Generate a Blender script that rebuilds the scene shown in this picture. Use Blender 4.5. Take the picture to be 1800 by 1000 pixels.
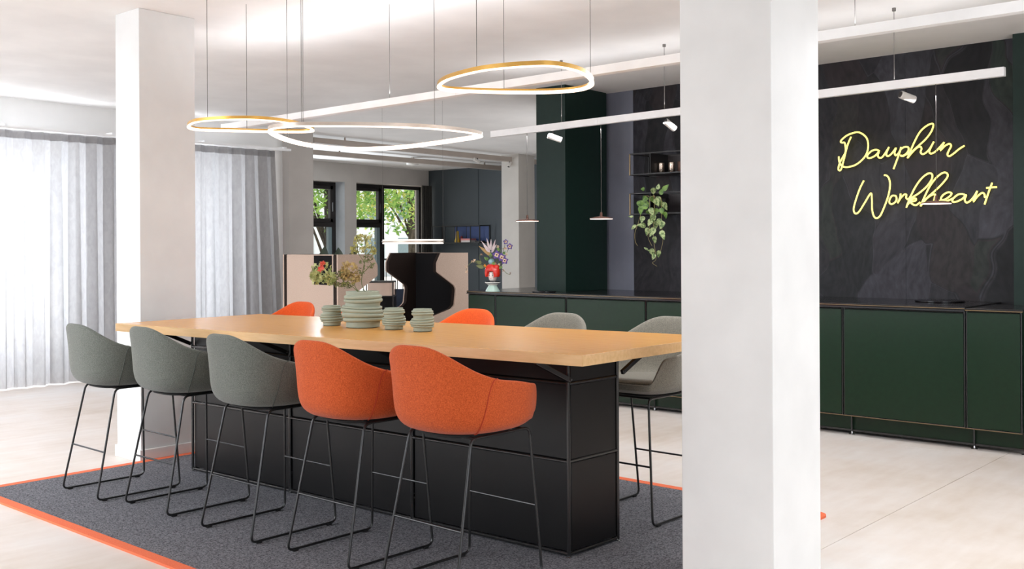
import bpy, bmesh, math, random
from mathutils import Vector, Matrix
random.seed(7)
for o in list(bpy.data.objects): bpy.data.objects.remove(o)
SC = bpy.context.scene
COL = SC.collection
# ------------------------------------------------------------------ camera
F_PX, CX, HY, CAM_H = 1813.0, 900.0, 433.0, 1.35
YAW, ROLL = math.radians(41.4), math.radians(0.3)
cd = bpy.data.cameras.new('camera'); cam = bpy.data.objects.new('camera', cd); COL.objects.link(cam)
cd.sensor_fit = 'HORIZONTAL'; cd.sensor_width = 36.0; cd.lens = 36.0 * F_PX / 1800.0
cd.shift_y = -(500.0 - HY) / 1800.0
cd.clip_start = 0.05; cd.clip_end = 300
cam.location = (0, 0, CAM_H)
cam.rotation_euler = (Matrix.Rotation(YAW, 4, 'Z') @ Matrix.Rotation(math.radians(90), 4, 'X') @ Matrix.Rotation(-ROLL, 4, 'Z')).to_euler()
SC.camera = cam
# ------------------------------------------------------------------ world, lights, exposure
w = bpy.data.worlds.new('sky'); SC.world = w; w.use_nodes = True
bg = w.node_tree.nodes['Background']; bg.inputs[0].default_value = (0.90, 0.96, 1.0, 1); bg.inputs[1].default_value = 1.2
def area(name, loc, rot, sx, sy, power, color=(1, 1, 1)):
    d = bpy.data.lights.new(name, 'AREA'); d.shape = 'RECTANGLE'; d.size = sx; d.size_y = sy; d.energy = power; d.color = (color[0] * .92, color[1] * .975, color[2] * 1.05)
    o = bpy.data.objects.new(name, d); COL.objects.link(o); o.location = loc; o.rotation_euler = [math.radians(a) for a in rot]; return o
LK = 1.0
area('daylight_rear_window', (-7.2, -3.3, 1.5), (114, 0, 0), 5.6, 2.3, 105 * LK, (0.96, 0.98, 1.0))       # shines +y
rf_ = area('floor_fill_rear_left', (-7.6, -1.2, 2.6), (42, 0, 0), 5.0, 1.6, 180 * LK, (1.0, 0.99, 0.97)); rf_.data.spread = math.radians(110)  # unseen lamp added to brighten the left floor and bounce onto the ceiling
area('daylight_right_window', (3.1, 1.0, 1.5), (0, 90, 0), 2.3, 5.0, 88 * LK, (0.97, 0.985, 1.0))         # shines -x
area('daylight_left_window', (-10.75, 1.82, 1.4), (0, -90, 0), 2.3, 6.4, 360 * LK, (0.97, 0.98, 1.0))   # shines +x through the sheers
area('daylight_left_window_far', (-10.75, 6.4, 1.4), (0, -90, 0), 2.3, 0.9, 45 * LK, (0.97, 0.98, 1.0))
area('daylight_lounge_window', (-13.2, 10.0, 1.5), (0, -90, 0), 2.0, 0.8, 60 * LK, (0.92, 0.97, 1.0))
area('lounge_fill_side', (-6.45, 9.6, 1.5), (0, 90, 0), 1.8, 2.2, 40 * LK, (1.0, 0.95, 0.90))           # unseen lamp added to brighten the lounge, shines -x
area('linear_light_down', (-3.0, 4.3, 2.225), (0, 0, 0), 7.0, 0.04, 48 * LK, (1.0, 0.98, 0.95))
area('linear_light_up', (-3.0, 4.3, 2.30), (180, 0, 0), 7.0, 0.04, 28 * LK, (1.0, 0.97, 0.95))
area('track_fill_down', (-3.8, 6.4, 2.25), (0, 0, 0), 4.0, 0.04, 36 * LK, (1.0, 0.95, 0.9))  # strip added below the track rail to brighten the floor
area('track_fill_up', (-3.8, 6.4, 2.38), (180, 0, 0), 4.0, 0.04, 8 * LK, (1.0, 0.96, 0.93))  # strip added above the track rail to brighten the ceiling
cl_ = area('floor_fill_foreground', (0.7, 4.6, 2.70), (0, 0, 0), 2.8, 2.8, 45 * LK, (1.0, 0.97, 0.93)); cl_.data.spread = math.radians(110)  # unseen lamp added overhead to brighten the floor on the right
sd = bpy.data.lights.new('sun', 'SUN'); sd.energy = 8.0; sd.angle = 0.02; sd.color = (1.0, 0.96, 0.88)
so_ = bpy.data.objects.new('sun', sd); COL.objects.link(so_); so_.rotation_euler = Vector((0.12, -1.0, -0.95)).to_track_quat('-Z', 'Y').to_euler()
vs = SC.view_settings
vs.view_transform = 'Standard'; vs.look = 'None'; vs.exposure = 0.0; vs.gamma = 1.0; vs.use_curve_mapping = False
SC.cycles.max_bounces = 10; SC.cycles.diffuse_bounces = 5; SC.cycles.transparent_max_bounces = 16
# ------------------------------------------------------------------ pixel -> point on a real plane
_s, _c = math.sin(YAW), math.cos(YAW)
def _w(px, py):
    a, b = px - CX, py - HY
    u = (a * math.cos(ROLL) - b * math.sin(ROLL)) / F_PX; v = (b * math.cos(ROLL) + a * math.sin(ROLL)) / F_PX
    return (-_s + u * _c, _c + u * _s, -v)
def at(px, py, z): W = _w(px, py); d = (z - CAM_H) / W[2]; return Vector((d * W[0], d * W[1], z))
def onx(px, py, x): W = _w(px, py); d = x / W[0]; return Vector((x, d * W[1], CAM_H + d * W[2]))
def ony(px, py, y): W = _w(px, py); d = y / W[1]; return Vector((d * W[0], y, CAM_H + d * W[2]))
def zceil(y): return 2.871 - 0.0157 * (y - 3.34)
# ------------------------------------------------------------------ materials
def lin(c):
    f = lambda v: (v / 255) / 12.92 if v / 255 <= 0.04045 else ((v / 255 + 0.055) / 1.055) ** 2.4
    return (f(c[0]), f(c[1]), f(c[2]), 1)
def mat(name, rgb, rough=0.5, metal=0.0, rgb2=None, scale=8, bump=0.0, bscale=None, spec=0.5, detail=4, stretch=None, emit=None, estr=0, lo=0.35, hi=0.65, sheen=0, coat=0, trans=0):
    m = bpy.data.materials.new(name); m.use_nodes = True; nt = m.node_tree; b = nt.nodes['Principled BSDF']
    b.inputs['Base Color'].default_value = lin(rgb); b.inputs['Roughness'].default_value = rough; b.inputs['Metallic'].default_value = metal
    b.inputs['Specular IOR Level'].default_value = spec
    if sheen: b.inputs['Sheen Weight'].default_value = sheen
    if coat: b.inputs['Coat Weight'].default_value = coat
    if trans: b.inputs['Transmission Weight'].default_value = trans
    tc = nt.nodes.new('ShaderNodeTexCoord'); mp = nt.nodes.new('ShaderNodeMapping'); nt.links.new(tc.outputs['Object'], mp.inputs[0])
    if stretch: mp.inputs['Scale'].default_value = stretch
    n = nt.nodes.new('ShaderNodeTexNoise'); n.inputs['Scale'].default_value = scale; n.inputs['Detail'].default_value = detail; nt.links.new(mp.outputs[0], n.inputs['Vector'])
    c2 = rgb2 if rgb2 else tuple(max(0, v * 0.965) for v in rgb)
    r = nt.nodes.new('ShaderNodeValToRGB'); r.color_ramp.elements[0].position = lo; r.color_ramp.elements[1].position = hi
    r.color_ramp.elements[0].color = lin(c2); r.color_ramp.elements[1].color = lin(rgb)
    nt.links.new(n.outputs['Fac'], r.inputs[0]); nt.links.new(r.outputs[0], b.inputs['Base Color'])
    if bump:
        n2 = nt.nodes.new('ShaderNodeTexNoise'); n2.inputs['Scale'].default_value = bscale or scale; n2.inputs['Detail'].default_value = 3; nt.links.new(mp.outputs[0], n2.inputs['Vector'])
        bp = nt.nodes.new('ShaderNodeBump'); bp.inputs['Strength'].default_value = bump; bp.inputs['Distance'].default_value = 0.004
        nt.links.new(n2.outputs['Fac'], bp.inputs['Height']); nt.links.new(bp.outputs[0], b.inputs['Normal'])
    if emit: b.inputs['Emission Color'].default_value = lin(emit); b.inputs['Emission Strength'].default_value = estr
    return m
M = {}
M['white'] = mat('white_wall_paint', (246, 245, 243), 0.75, rgb2=(243, 242, 240), scale=3, bump=0.05, bscale=120)
M['wallgrey'] = mat('grey_beige_wall_paint', (196, 190, 184), 0.8, scale=3)
M['colwhite'] = mat('white_column_paint', (233, 233, 232), 0.6, scale=3, bump=0.04, bscale=100)
M['colgrey'] = mat('grey_column_paint', (190, 184, 178), 0.75, scale=3)
M['colbeige'] = mat('beige_column_paint', (196, 190, 182), 0.75, scale=3)
M['ceiling'] = mat('ceiling_paint', (240, 237, 234), 0.8, scale=2)
M['track'] = mat('white_lacquered_metal', (250, 250, 250), 0.4, scale=5)
M['beam'] = mat('warm_grey_duct_paint', (176, 164, 154), 0.7, scale=5)
M['rug'] = mat('grey_wool_felt', (136, 136, 141), 0.95, rgb2=(72, 72, 77), scale=150, detail=8, bump=0.6, bscale=300, lo=0.36, hi=0.62, spec=0.1)
M['rugedge'] = mat('orange_woven_border', (238, 124, 88), 0.85, rgb2=(228, 112, 76), scale=200, bump=0.2, bscale=400, spec=0.2)
M['top'] = mat('honey_laminate', (216, 156, 76), 0.26, rgb2=(207, 146, 67), scale=5, detail=6, stretch=(0.6, 14, 14), spec=0.5)
M['topedge'] = mat('pale_wood_edge', (222, 182, 132), 0.5, rgb2=(212, 170, 118), scale=6, detail=5, stretch=(0.8, 10, 10))
M['blackpanel'] = mat('black_powder_coated_steel', (11, 9, 10), 0.36, rgb2=(9, 8, 9), scale=30, bump=0.05, bscale=700, spec=0.32)
M['blacktube'] = mat('black_tube_metal', (30, 29, 30), 0.25, 0.0, scale=20, spec=0.7)
M['legblack'] = mat('satin_black_rod', (22, 22, 23), 0.33, 0.0, scale=20, spec=0.6)
M['chrome'] = mat('chrome', (215, 215, 215), 0.12, 1.0, scale=20)
M['rubber'] = mat('black_rubber', (20, 20, 20), 0.8, scale=20)
M['green'] = mat('dark_green_powder_coated_steel', (15, 42, 24), 0.36, rgb2=(13, 38, 21), scale=30, bump=0.04, bscale=600, spec=0.25, coat=0.22)
M['green'].node_tree.nodes['Principled BSDF'].inputs['Coat Roughness'].default_value = 0.3
M['ctop'] = mat('black_glossy_worktop', (30, 28, 29), 0.16, scale=10, spec=0.6)
M['dgreen'] = mat('dark_green_column_laminate', (18, 40, 34), 0.5, rgb2=(16, 37, 31), scale=20, spec=0.3)
M['dwall'] = mat('dark_slate_wall_paint', (60, 66, 70), 0.6, scale=2)
M['dwall2'] = mat('slate_wall_panel_paint', (63, 70, 75), 0.6, scale=2)
M['greyfab'] = mat('grey_green_felt_upholstery', (118, 121, 114), 0.95, rgb2=(84, 88, 82), scale=300, detail=8, bump=0.35, bscale=500, spec=0.15, sheen=0.25)
M['greyfab2'] = mat('warm_grey_felt_upholstery', (150, 146, 134), 0.95, rgb2=(112, 109, 100), scale=300, detail=8, bump=0.35, bscale=500, spec=0.15, sheen=0.25)
M['orfab'] = mat('orange_felt_upholstery', (210, 98, 50), 0.95, rgb2=(178, 74, 34), scale=220, detail=8, bump=0.35, bscale=500, spec=0.12, sheen=0.15)
M['orfab2'] = mat('bright_orange_felt_upholstery', (238, 104, 46), 0.95, rgb2=(218, 84, 34), scale=220, detail=8, bump=0.3, bscale=500, spec=0.12, sheen=0.15)
M['seamgrey'] = mat('grey_seam_thread', (84, 90, 84), 0.9)
M['seamor'] = mat('orange_seam_thread', (182, 62, 30), 0.9)
M['podout'] = mat('beige_pink_wool_upholstery', (202, 180, 164), 0.95, rgb2=(188, 164, 148), scale=160, bump=0.3, bscale=400, spec=0.1)
M['podin'] = mat('dark_brown_upholstery', (52, 42, 38), 0.95, rgb2=(44, 36, 33), scale=120, bump=0.3, bscale=400, spec=0.1)
M['podblack'] = mat('black_upholstery', (30, 29, 30), 0.95, scale=120, spec=0.1)
M['vase'] = mat('sage_matte_ceramic', (157, 164, 146), 0.6, rgb2=(150, 157, 140), scale=12, bump=0.06, bscale=60)
M['vasein'] = mat('dark_vase_inside', (70, 76, 66), 0.8)
M['gold'] = mat('brushed_gold_metal', (216, 168, 84), 0.35, 0.55, scale=20)
M['silver'] = mat('champagne_silver_metal', (206, 192, 180), 0.35, 0.5, scale=20)
M['led'] = mat('warm_white_light_strip', (255, 240, 222), 0.5, emit=(255, 228, 200), estr=2.4)
M['led2'] = mat('neutral_white_light_strip', (255, 246, 240), 0.5, emit=(255, 236, 222), estr=2.2)
M['diskled'] = mat('pendant_diffuser', (255, 236, 225), 0.5, emit=(255, 222, 205), estr=1.6)
M['neon'] = mat('yellow_neon_tube', (255, 246, 150), 0.4, emit=(255, 240, 120), estr=1.25)
M['cable'] = mat('grey_steel_cable', (120, 116, 112), 0.5, 0.3)
M['cabledark'] = mat('dark_cord', (74, 70, 68), 0.6)
M['bronze'] = mat('bronze_lamp_metal', (92, 64, 54), 0.4, 0.5)
M['spot'] = mat('spotlight_white_metal', (214, 210, 204), 0.4)
M['frameblack'] = mat('black_window_frame', (34, 29, 28), 0.45)
M['framegrey'] = mat('grey_blue_window_frame', (128, 146, 150), 0.5)
M['reveal'] = mat('reveal_paint', (190, 196, 202), 0.7)
M['curtdark'] = mat('dark_grey_curtain_cloth', (64, 62, 58), 0.9, rgb2=(50, 49, 46), scale=60)
M['greenleaf'] = mat('pothos_leaf', (116, 150, 66), 0.4, rgb2=(70, 104, 44), scale=40, lo=0.4, hi=0.6)
M['paleleaf'] = mat('variegated_pale_leaf', (172, 186, 130), 0.45, rgb2=(92, 118, 64), scale=55, lo=0.42, hi=0.56)
M['darkleaf'] = mat('dark_green_leaf', (36, 54, 34), 0.4, rgb2=(28, 42, 28), scale=20)
M['stem'] = mat('green_stem', (112, 118, 74), 0.7)
M['root'] = mat('pale_root', (150, 136, 92), 0.8)
M['hyd'] = mat('green_yellow_petal', (206, 208, 150), 0.7, rgb2=(150, 164, 98), scale=30, lo=0.4, hi=0.6)
M['dry'] = mat('dried_tan_petal', (206, 182, 122), 0.8, rgb2=(150, 128, 78), scale=30, lo=0.4, hi=0.6)
M['dryg'] = mat('dried_olive_petal', (204, 200, 130), 0.8, rgb2=(150, 150, 88), scale=30, lo=0.4, hi=0.6)
M['pink'] = mat('pink_petal', (236, 92, 104), 0.6, rgb2=(226, 110, 80), scale=30)
M['purple'] = mat('violet_petal', (112, 84, 160), 0.6, rgb2=(78, 60, 130), scale=40)
M['cream'] = mat('cream_petal', (226, 208, 176), 0.6, rgb2=(206, 160, 140), scale=40)
M['whitepet'] = mat('white_pointed_petal', (226, 214, 212), 0.6, rgb2=(196, 176, 180), scale=20)
M['tanpet'] = mat('tan_bract', (178, 142, 90), 0.6)
M['red'] = mat('glossy_red_glaze', (226, 44, 26), 0.12, rgb2=(214, 36, 20), scale=6, coat=0.6)
M['face'] = mat('white_porcelain_glaze', (238, 228, 220), 0.15, scale=6, coat=0.4)
M['mint'] = mat('mint_glaze', (186, 214, 202), 0.2, scale=8, coat=0.3)
M['blueball'] = mat('pale_blue_glaze', (150, 196, 200), 0.25)
M['orange'] = mat('orange_yellow_glaze', (232, 158, 60), 0.3)
M['blackgloss'] = mat('black_gloss_glaze', (26, 24, 28), 0.15)
M['whitegloss'] = mat('white_gloss_glaze', (232, 230, 226), 0.2)
M['yellow'] = mat('yellow_ceramic', (206, 170, 60), 0.35)
M['bluepanel'] = mat('blue_shelf_panel', (44, 66, 118), 0.5)
M['greenpanel'] = mat('green_glass_shelf', (34, 110, 88), 0.4)
M['bookpink'] = mat('pink_book_cover', (210, 132, 130), 0.6)
M['bookwhite'] = mat('white_book_cover', (226, 214, 208), 0.6)
M['redobj'] = mat('dark_red_ceramic', (130, 34, 40), 0.4)
M['cup'] = mat('hammered_silver_metal', (196, 178, 164), 0.22, 1.0, bump=0.5, bscale=60)
M['shelfblack'] = mat('black_shelf_metal', (27, 25, 25), 0.4)
M['brass'] = mat('brass_edge', (138, 116, 84), 0.35, 0.7)
M['shelfback'] = mat('shelf_grey_panel', (60, 55, 56), 0.35)
M['navy'] = mat('navy_chair_fabric', (38, 48, 66), 0.8)
M['cabbeige'] = mat('beige_cabinet_panel', (208, 182, 164), 0.6)
M['bark'] = mat('tree_bark', (74, 64, 52), 0.9, rgb2=(52, 44, 36), scale=12)
M['leafout'] = mat('tree_leaves', (164, 200, 96), 0.6, rgb2=(96, 144, 66), scale=1.2, lo=0.4, hi=0.6)
M['leafout2'] = mat('yellow_tree_leaves', (206, 206, 110), 0.6, rgb2=(150, 168, 76), scale=1.2, lo=0.4, hi=0.6)
M['pave'] = mat('pale_paving', (226, 224, 218), 0.9, scale=1)
M['facade'] = mat('pale_facade', (224, 222, 216), 0.8, scale=1)
M['grass'] = mat('grass', (120, 150, 70), 0.9, scale=4)
M['facadegrey'] = mat('grey_facade', (228, 232, 232), 0.8, scale=1)
# concrete floor
def floor_mat():
    m = bpy.data.materials.new('pale_polished_concrete'); m.use_nodes = True; nt = m.node_tree; b = nt.nodes['Principled BSDF']
    tc = nt.nodes.new('ShaderNodeTexCoord')
    n1 = nt.nodes.new('ShaderNodeTexNoise'); n1.inputs['Scale'].default_value = 0.9; n1.inputs['Detail'].default_value = 7; n1.inputs['Roughness'].default_value = 0.6
    nt.links.new(tc.outputs['Object'], n1.inputs['Vector'])
    r = nt.nodes.new('ShaderNodeValToRGB'); e = r.color_ramp.elements
    e[0].position = 0.3; e[0].color = lin((206, 193, 180)); e[1].position = 0.7; e[1].color = lin((224, 220, 217))
    mid = e.new(0.5); mid.color = lin((219, 209, 201))
    nt.links.new(n1.outputs['Fac'], r.inputs[0])
    mp = nt.nodes.new('ShaderNodeMapping'); mp.inputs['Scale'].default_value = (6, 1.2, 1); nt.links.new(tc.outputs['Object'], mp.inputs[0])
    n2 = nt.nodes.new('ShaderNodeTexNoise'); n2.inputs['Scale'].default_value = 2.4; n2.inputs['Detail'].default_value = 8; nt.links.new(mp.outputs[0], n2.inputs['Vector'])
    mx = nt.nodes.new('ShaderNodeMixRGB'); mx.blend_type = 'OVERLAY'; mx.inputs[0].default_value = 0.22
    nt.links.new(r.outputs[0], mx.inputs[1]); nt.links.new(n2.outputs['Fac'], mx.inputs[2]); nt.links.new(mx.outputs[0], b.inputs['Base Color'])
    b.inputs['Roughness'].default_value = 0.5; b.inputs['Specular IOR Level'].default_value = 0.35
    return m
M['floor'] = floor_mat()
# printed botanical mural: overlapping leaf shapes, dark
def mural_mat():
    m = bpy.data.materials.new('dark_botanical_mural_print'); m.use_nodes = True; nt = m.node_tree; b = nt.nodes['Principled BSDF']
    tc = nt.nodes.new('ShaderNodeTexCoord')
    n0 = nt.nodes.new('ShaderNodeTexNoise'); n0.inputs['Scale'].default_value = 1.3; n0.inputs['Detail'].default_value = 2; nt.links.new(tc.outputs['Object'], n0.inputs['Vector'])
    add = nt.nodes.new('ShaderNodeMixRGB'); add.blend_type = 'ADD'; add.inputs[0].default_value = 0.55
    mp = nt.nodes.new('ShaderNodeMapping'); mp.inputs['Scale'].default_value = (1.9, 0.01, 0.8); mp.inputs['Rotation'].default_value = (0, 0.5, 0)
    nt.links.new(tc.outputs['Object'], add.inputs[1]); nt.links.new(n0.outputs['Color'], add.inputs[2]); nt.links.new(add.outputs[0], mp.inputs[0])
    v = nt.nodes.new('ShaderNodeTexVoronoi'); v.feature = 'SMOOTH_F1'; v.inputs['Scale'].default_value = 1.9; v.inputs['Smoothness'].default_value = 0.05; nt.links.new(mp.outputs[0], v.inputs['Vector'])
    rr = nt.nodes.new('ShaderNodeSeparateColor'); nt.links.new(v.outputs['Color'], rr.inputs[0])
    ramp = nt.nodes.new('ShaderNodeValToRGB'); e = ramp.color_ramp.elements
    e[0].position = 0; e[0].color = lin((24, 23, 25)); e[1].position = 1; e[1].color = lin((46, 56, 50))
    for p, c in ((0.2, (54, 53, 57)), (0.36, (40, 38, 41)), (0.52, (66, 65, 72)), (0.68, (38, 39, 41)), (0.84, (52, 44, 47))):
        x = e.new(p); x.color = lin(c)
    nt.links.new(rr.outputs[0], ramp.inputs[0])
    dark = nt.nodes.new('ShaderNodeMixRGB'); dark.blend_type = 'MULTIPLY'; dark.inputs[0].default_value = 0.5
    dr = nt.nodes.new('ShaderNodeValToRGB'); dr.color_ramp.elements[0].position = 0.0; dr.color_ramp.elements[0].color = (1, 1, 1, 1); dr.color_ramp.elements[1].position = 0.55; dr.color_ramp.elements[1].color = (0.45, 0.45, 0.45, 1)
    nt.links.new(v.outputs['Distance'], dr.inputs[0]); nt.links.new(ramp.outputs[0], dark.inputs[1]); nt.links.new(dr.outputs[0], dark.inputs[2])
    wv = nt.nodes.new('ShaderNodeTexNoise'); wv.inputs['Scale'].default_value = 16; wv.inputs['Detail'].default_value = 5; nt.links.new(mp.outputs[0], wv.inputs['Vector'])
    ov = nt.nodes.new('ShaderNodeMixRGB'); ov.blend_type = 'OVERLAY'; ov.inputs[0].default_value = 0.8
    nt.links.new(dark.outputs[0], ov.inputs[1]); nt.links.new(wv.outputs['Fac'], ov.inputs[2]); nt.links.new(ov.outputs[0], b.inputs['Base Color'])
    b.inputs['Roughness'].default_value = 0.5; b.inputs['Specular IOR Level'].default_value = 0.15
    return m
M['mural'] = mural_mat()
M['mural'].node_tree.nodes['Principled BSDF'].inputs['Coat Weight'].default_value = 0.1
M['mural'].node_tree.nodes['Principled BSDF'].inputs['Coat Roughness'].default_value = 0.35
M['muralsheen'] = mat('painted_window_sheen_on_mural', (124, 126, 138), 0.4, rgb2=(104, 106, 118), scale=1.6, detail=6, lo=0.35, hi=0.65)  # reflected window light painted into the mural colour
# sheer cloth: diffuse + translucent
def sheer(name, rgb, transp, transl):
    m = bpy.data.materials.new(name); m.use_nodes = True; nt = m.node_tree; nt.nodes.clear()
    out = nt.nodes.new('ShaderNodeOutputMaterial'); d = nt.nodes.new('ShaderNodeBsdfDiffuse'); t = nt.nodes.new('ShaderNodeBsdfTranslucent'); tr = nt.nodes.new('ShaderNodeBsdfTransparent')
    tc = nt.nodes.new('ShaderNodeTexCoord'); n = nt.nodes.new('ShaderNodeTexNoise'); n.inputs['Scale'].default_value = 26; n.inputs['Detail'].default_value = 6; n.inputs['Distortion'].default_value = 0.8
    mp = nt.nodes.new('ShaderNodeMapping'); mp.inputs['Scale'].default_value = (1, 1, 0.45); nt.links.new(tc.outputs['Object'], mp.inputs[0]); nt.links.new(mp.outputs[0], n.inputs['Vector'])
    r = nt.nodes.new('ShaderNodeValToRGB'); r.color_ramp.elements[0].position = 0.35; r.color_ramp.elements[1].position = 0.65
    r.color_ramp.elements[0].color = lin(tuple(v * 0.95 for v in rgb)); r.color_ramp.elements[1].color = lin(rgb); nt.links.new(n.outputs['Fac'], r.inputs[0])
    nt.links.new(r.outputs[0], d.inputs[0]); nt.links.new(r.outputs[0], t.inputs[0])
    m1 = nt.nodes.new('ShaderNodeMixShader'); m1.inputs[0].default_value = transl; nt.links.new(d.outputs[0], m1.inputs[1]); nt.links.new(t.outputs[0], m1.inputs[2])
    m2 = nt.nodes.new('ShaderNodeMixShader'); m2.inputs[0].default_value = transp; nt.links.new(m1.outputs[0], m2.inputs[1]); nt.links.new(tr.outputs[0], m2.inputs[2])
    nt.links.new(m2.outputs[0], out.inputs[0]); return m
M['sheer'] = sheer('grey_sheer_curtain_cloth', (176, 174, 174), 0.05, 0.5)
def glass_mat():
    m = bpy.data.materials.new('window_glass'); m.use_nodes = True; nt = m.node_tree; nt.nodes.clear()
    out = nt.nodes.new('ShaderNodeOutputMaterial'); g = nt.nodes.new('ShaderNodeBsdfGlossy'); g.inputs['Roughness'].default_value = 0.03
    tr = nt.nodes.new('ShaderNodeBsdfTransparent'); mx = nt.nodes.new('ShaderNodeMixShader'); mx.inputs[0].default_value = 0.04
    nt.links.new(tr.outputs[0], mx.inputs[1]); nt.links.new(g.outputs[0], mx.inputs[2]); nt.links.new(mx.outputs[0], out.inputs[0]); return m
M['glass'] = glass_mat()
# ------------------------------------------------------------------ mesh helpers
class MB:
    def __init__(s): s.v = []; s.f = []
    def add(s, vs, fs):
        o = len(s.v); s.v += [tuple(p) for p in vs]; s.f += [tuple(i + o for i in f) for f in fs]; return s
    def box(s, x0, x1, y0, y1, z0, z1):
        return s.add([(x0, y0, z0), (x1, y0, z0), (x1, y1, z0), (x0, y1, z0), (x0, y0, z1), (x1, y0, z1), (x1, y1, z1), (x0, y1, z1)],
                     [(0, 3, 2, 1), (4, 5, 6, 7), (0, 1, 5, 4), (1, 2, 6, 5), (2, 3, 7, 6), (3, 0, 4, 7)])
    def prism(s, poly, z0, z1):       # poly CCW in xy ; z0,z1 numbers or functions
        g = lambda z, p: z(p) if callable(z) else z
        n = len(poly); vs = [(p[0], p[1], g(z0, p)) for p in poly] + [(p[0], p[1], g(z1, p)) for p in poly]
        return s.add(vs, [tuple(range(n - 1, -1, -1)), tuple(range(n, 2 * n))] + [(i, (i + 1) % n, n + (i + 1) % n, n + i) for i in range(n)])
    def bar(s, a, b, wx, wz):         # rectangular bar between a and b (mostly horizontal)
        a, b = Vector(a), Vector(b); d = (b - a).normalized(); up = Vector((0, 0, 1))
        if abs(d.dot(up)) > 0.95: up = Vector((0, 1, 0))
        sd = d.cross(up).normalized() * wx / 2; u = sd.cross(d).normalized() * wz / 2
        vs = [a - sd - u, a + sd - u, a + sd + u, a - sd + u, b - sd - u, b + sd - u, b + sd + u, b - sd + u]
        return s.add(vs, [(0, 1, 2, 3), (7, 6, 5, 4), (0, 4, 5, 1), (1, 5, 6, 2), (2, 6, 7, 3), (3, 7, 4, 0)])
    def tube(s, pts, r, n=8, closed=False, r_end=None):
        P = [Vector(p) for p in pts]; m = len(P); T = []
        for i in range(m):
            a = P[(i - 1) % m] if (closed or i > 0) else P[i]; b = P[(i + 1) % m] if (closed or i < m - 1) else P[i]
            t = (b - a); T.append(t.normalized() if t.length > 1e-9 else Vector((0, 0, 1)))
        up = Vector((0, 0, 1)) if abs(T[0].z) < 0.9 else Vector((1, 0, 0)); nrm = (up - T[0] * up.dot(T[0])).normalized(); vs = []
        for i in range(m):
            nrm = (nrm - T[i] * nrm.dot(T[i])).normalized(); bn = T[i].cross(nrm)
            rr = r if r_end is None else r + (r_end - r) * i / (m - 1)
            for k in range(n):
                a = 2 * math.pi * k / n; vs.append(P[i] + (nrm * math.cos(a) + bn * math.sin(a)) * rr)
        fs = []
        for i in range(m if closed else m - 1):
            j = (i + 1) % m
            for k in range(n): fs.append((i * n + k, i * n + (k + 1) % n, j * n + (k + 1) % n, j * n + k))
        if not closed: fs += [tuple(range(n - 1, -1, -1)), tuple((m - 1) * n + k for k in range(n))]
        return s.add(vs, fs)
    def lathe(s, prof, n=32, c=(0, 0, 0), wob=None):   # prof (r,z) ; closes at r=0
        vs = []; m = len(prof)
        for i, (r, z) in enumerate(prof):
            for k in range(n):
                a = 2 * math.pi * k / n; dx, dy, dz = wob(i, a) if wob else (0, 0, 0)
                vs.append((c[0] + r * math.cos(a) + dx, c[1] + r * math.sin(a) + dy, c[2] + z + dz))
        fs = [(i * n + k, i * n + (k + 1) % n, (i + 1) * n + (k + 1) % n, (i + 1) * n + k) for i in range(m - 1) for k in range(n)]
        fs += [tuple(range(n - 1, -1, -1)), tuple((m - 1) * n + k for k in range(n))]
        return s.add(vs, fs)
    def cyl(s, a, b, r, n=16): return s.tube([a, b], r, n)
    def sphere(s, c, r, n=12, sc=(1, 1, 1)):
        m = n // 2; prof = [(max(1e-4, math.sin(math.pi * i / m)) * r, -math.cos(math.pi * i / m) * r) for i in range(m + 1)]
        o = len(s.v); s.lathe(prof, n); s.v[o:] = [(c[0] + x * sc[0], c[1] + y * sc[1], c[2] + z * sc[2]) for x, y, z in s.v[o:]]; return s
    def build(s, name, m, parent=None, smooth=True, bevel=0, angle=35, seg=2):
        me = bpy.data.meshes.new(name); me.from_pydata([tuple(p) for p in s.v], [], s.f); me.validate(); me.update()
        if smooth:
            for p in me.polygons: p.use_smooth = True
            me.set_sharp_from_angle(angle=math.radians(angle))
        me.materials.append(M[m] if isinstance(m, str) else m)
        o = bpy.data.objects.new(name, me); COL.objects.link(o)
        if parent: o.parent = parent
        if bevel:
            b = o.modifiers.new('bevel', 'BEVEL'); b.width = bevel; b.segments = seg; b.limit_method = 'ANGLE'
        return o
def thing(name, label, cat, loc=(0, 0, 0), rz=0, group=None):
    o = bpy.data.objects.new(name, None); COL.objects.link(o); o.empty_display_size = 0.1; o.location = loc; o.rotation_euler = (0, 0, rz)
    return tag(o, label, cat, group)
def tag(o, label, cat, group=None):
    o['label'] = label; o['category'] = cat
    if group: o['group'] = group
    return o
def st(o): o['kind'] = 'structure'; return o
def kids(o): return [c for c in bpy.data.objects if c.parent == o]
def dup(root, loc, rz=0, label=None, group=None, scale=None):
    def cp(o, par):
        c = o.copy(); COL.objects.link(c)
        if par: c.parent = par
        for ch in kids_cache.get(o.name, []): cp(ch, c)
        return c
    r = cp(root, None); r.location = loc; r.rotation_euler = (0, 0, rz)
    r.scale = ((scale or 1.0),) * 3
    if label: r['label'] = label
    if group: r['group'] = group
    return r
kids_cache = {}
def cache(root):
    kids_cache[root.name] = kids(root)
    for c in kids_cache[root.name]: cache(c)
def rounded(pts, r, n=4, closed=False):      # round the corners of a polyline
    P = [Vector(p) for p in pts]; m = len(P); out = []
    for i in range(m):
        if not closed and i in (0, m - 1): out.append(P[i]); continue
        a, p, b = P[(i - 1) % m], P[i], P[(i + 1) % m]; da, db = (a - p), (b - p)
        rr = min(r, da.length * 0.45, db.length * 0.45); A = p + da.normalized() * rr; B = p + db.normalized() * rr
        for k in range(n + 1):
            t = k / n; out.append(A * (1 - t) ** 2 + p * 2 * t * (1 - t) + B * t * t)
    return out
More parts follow.
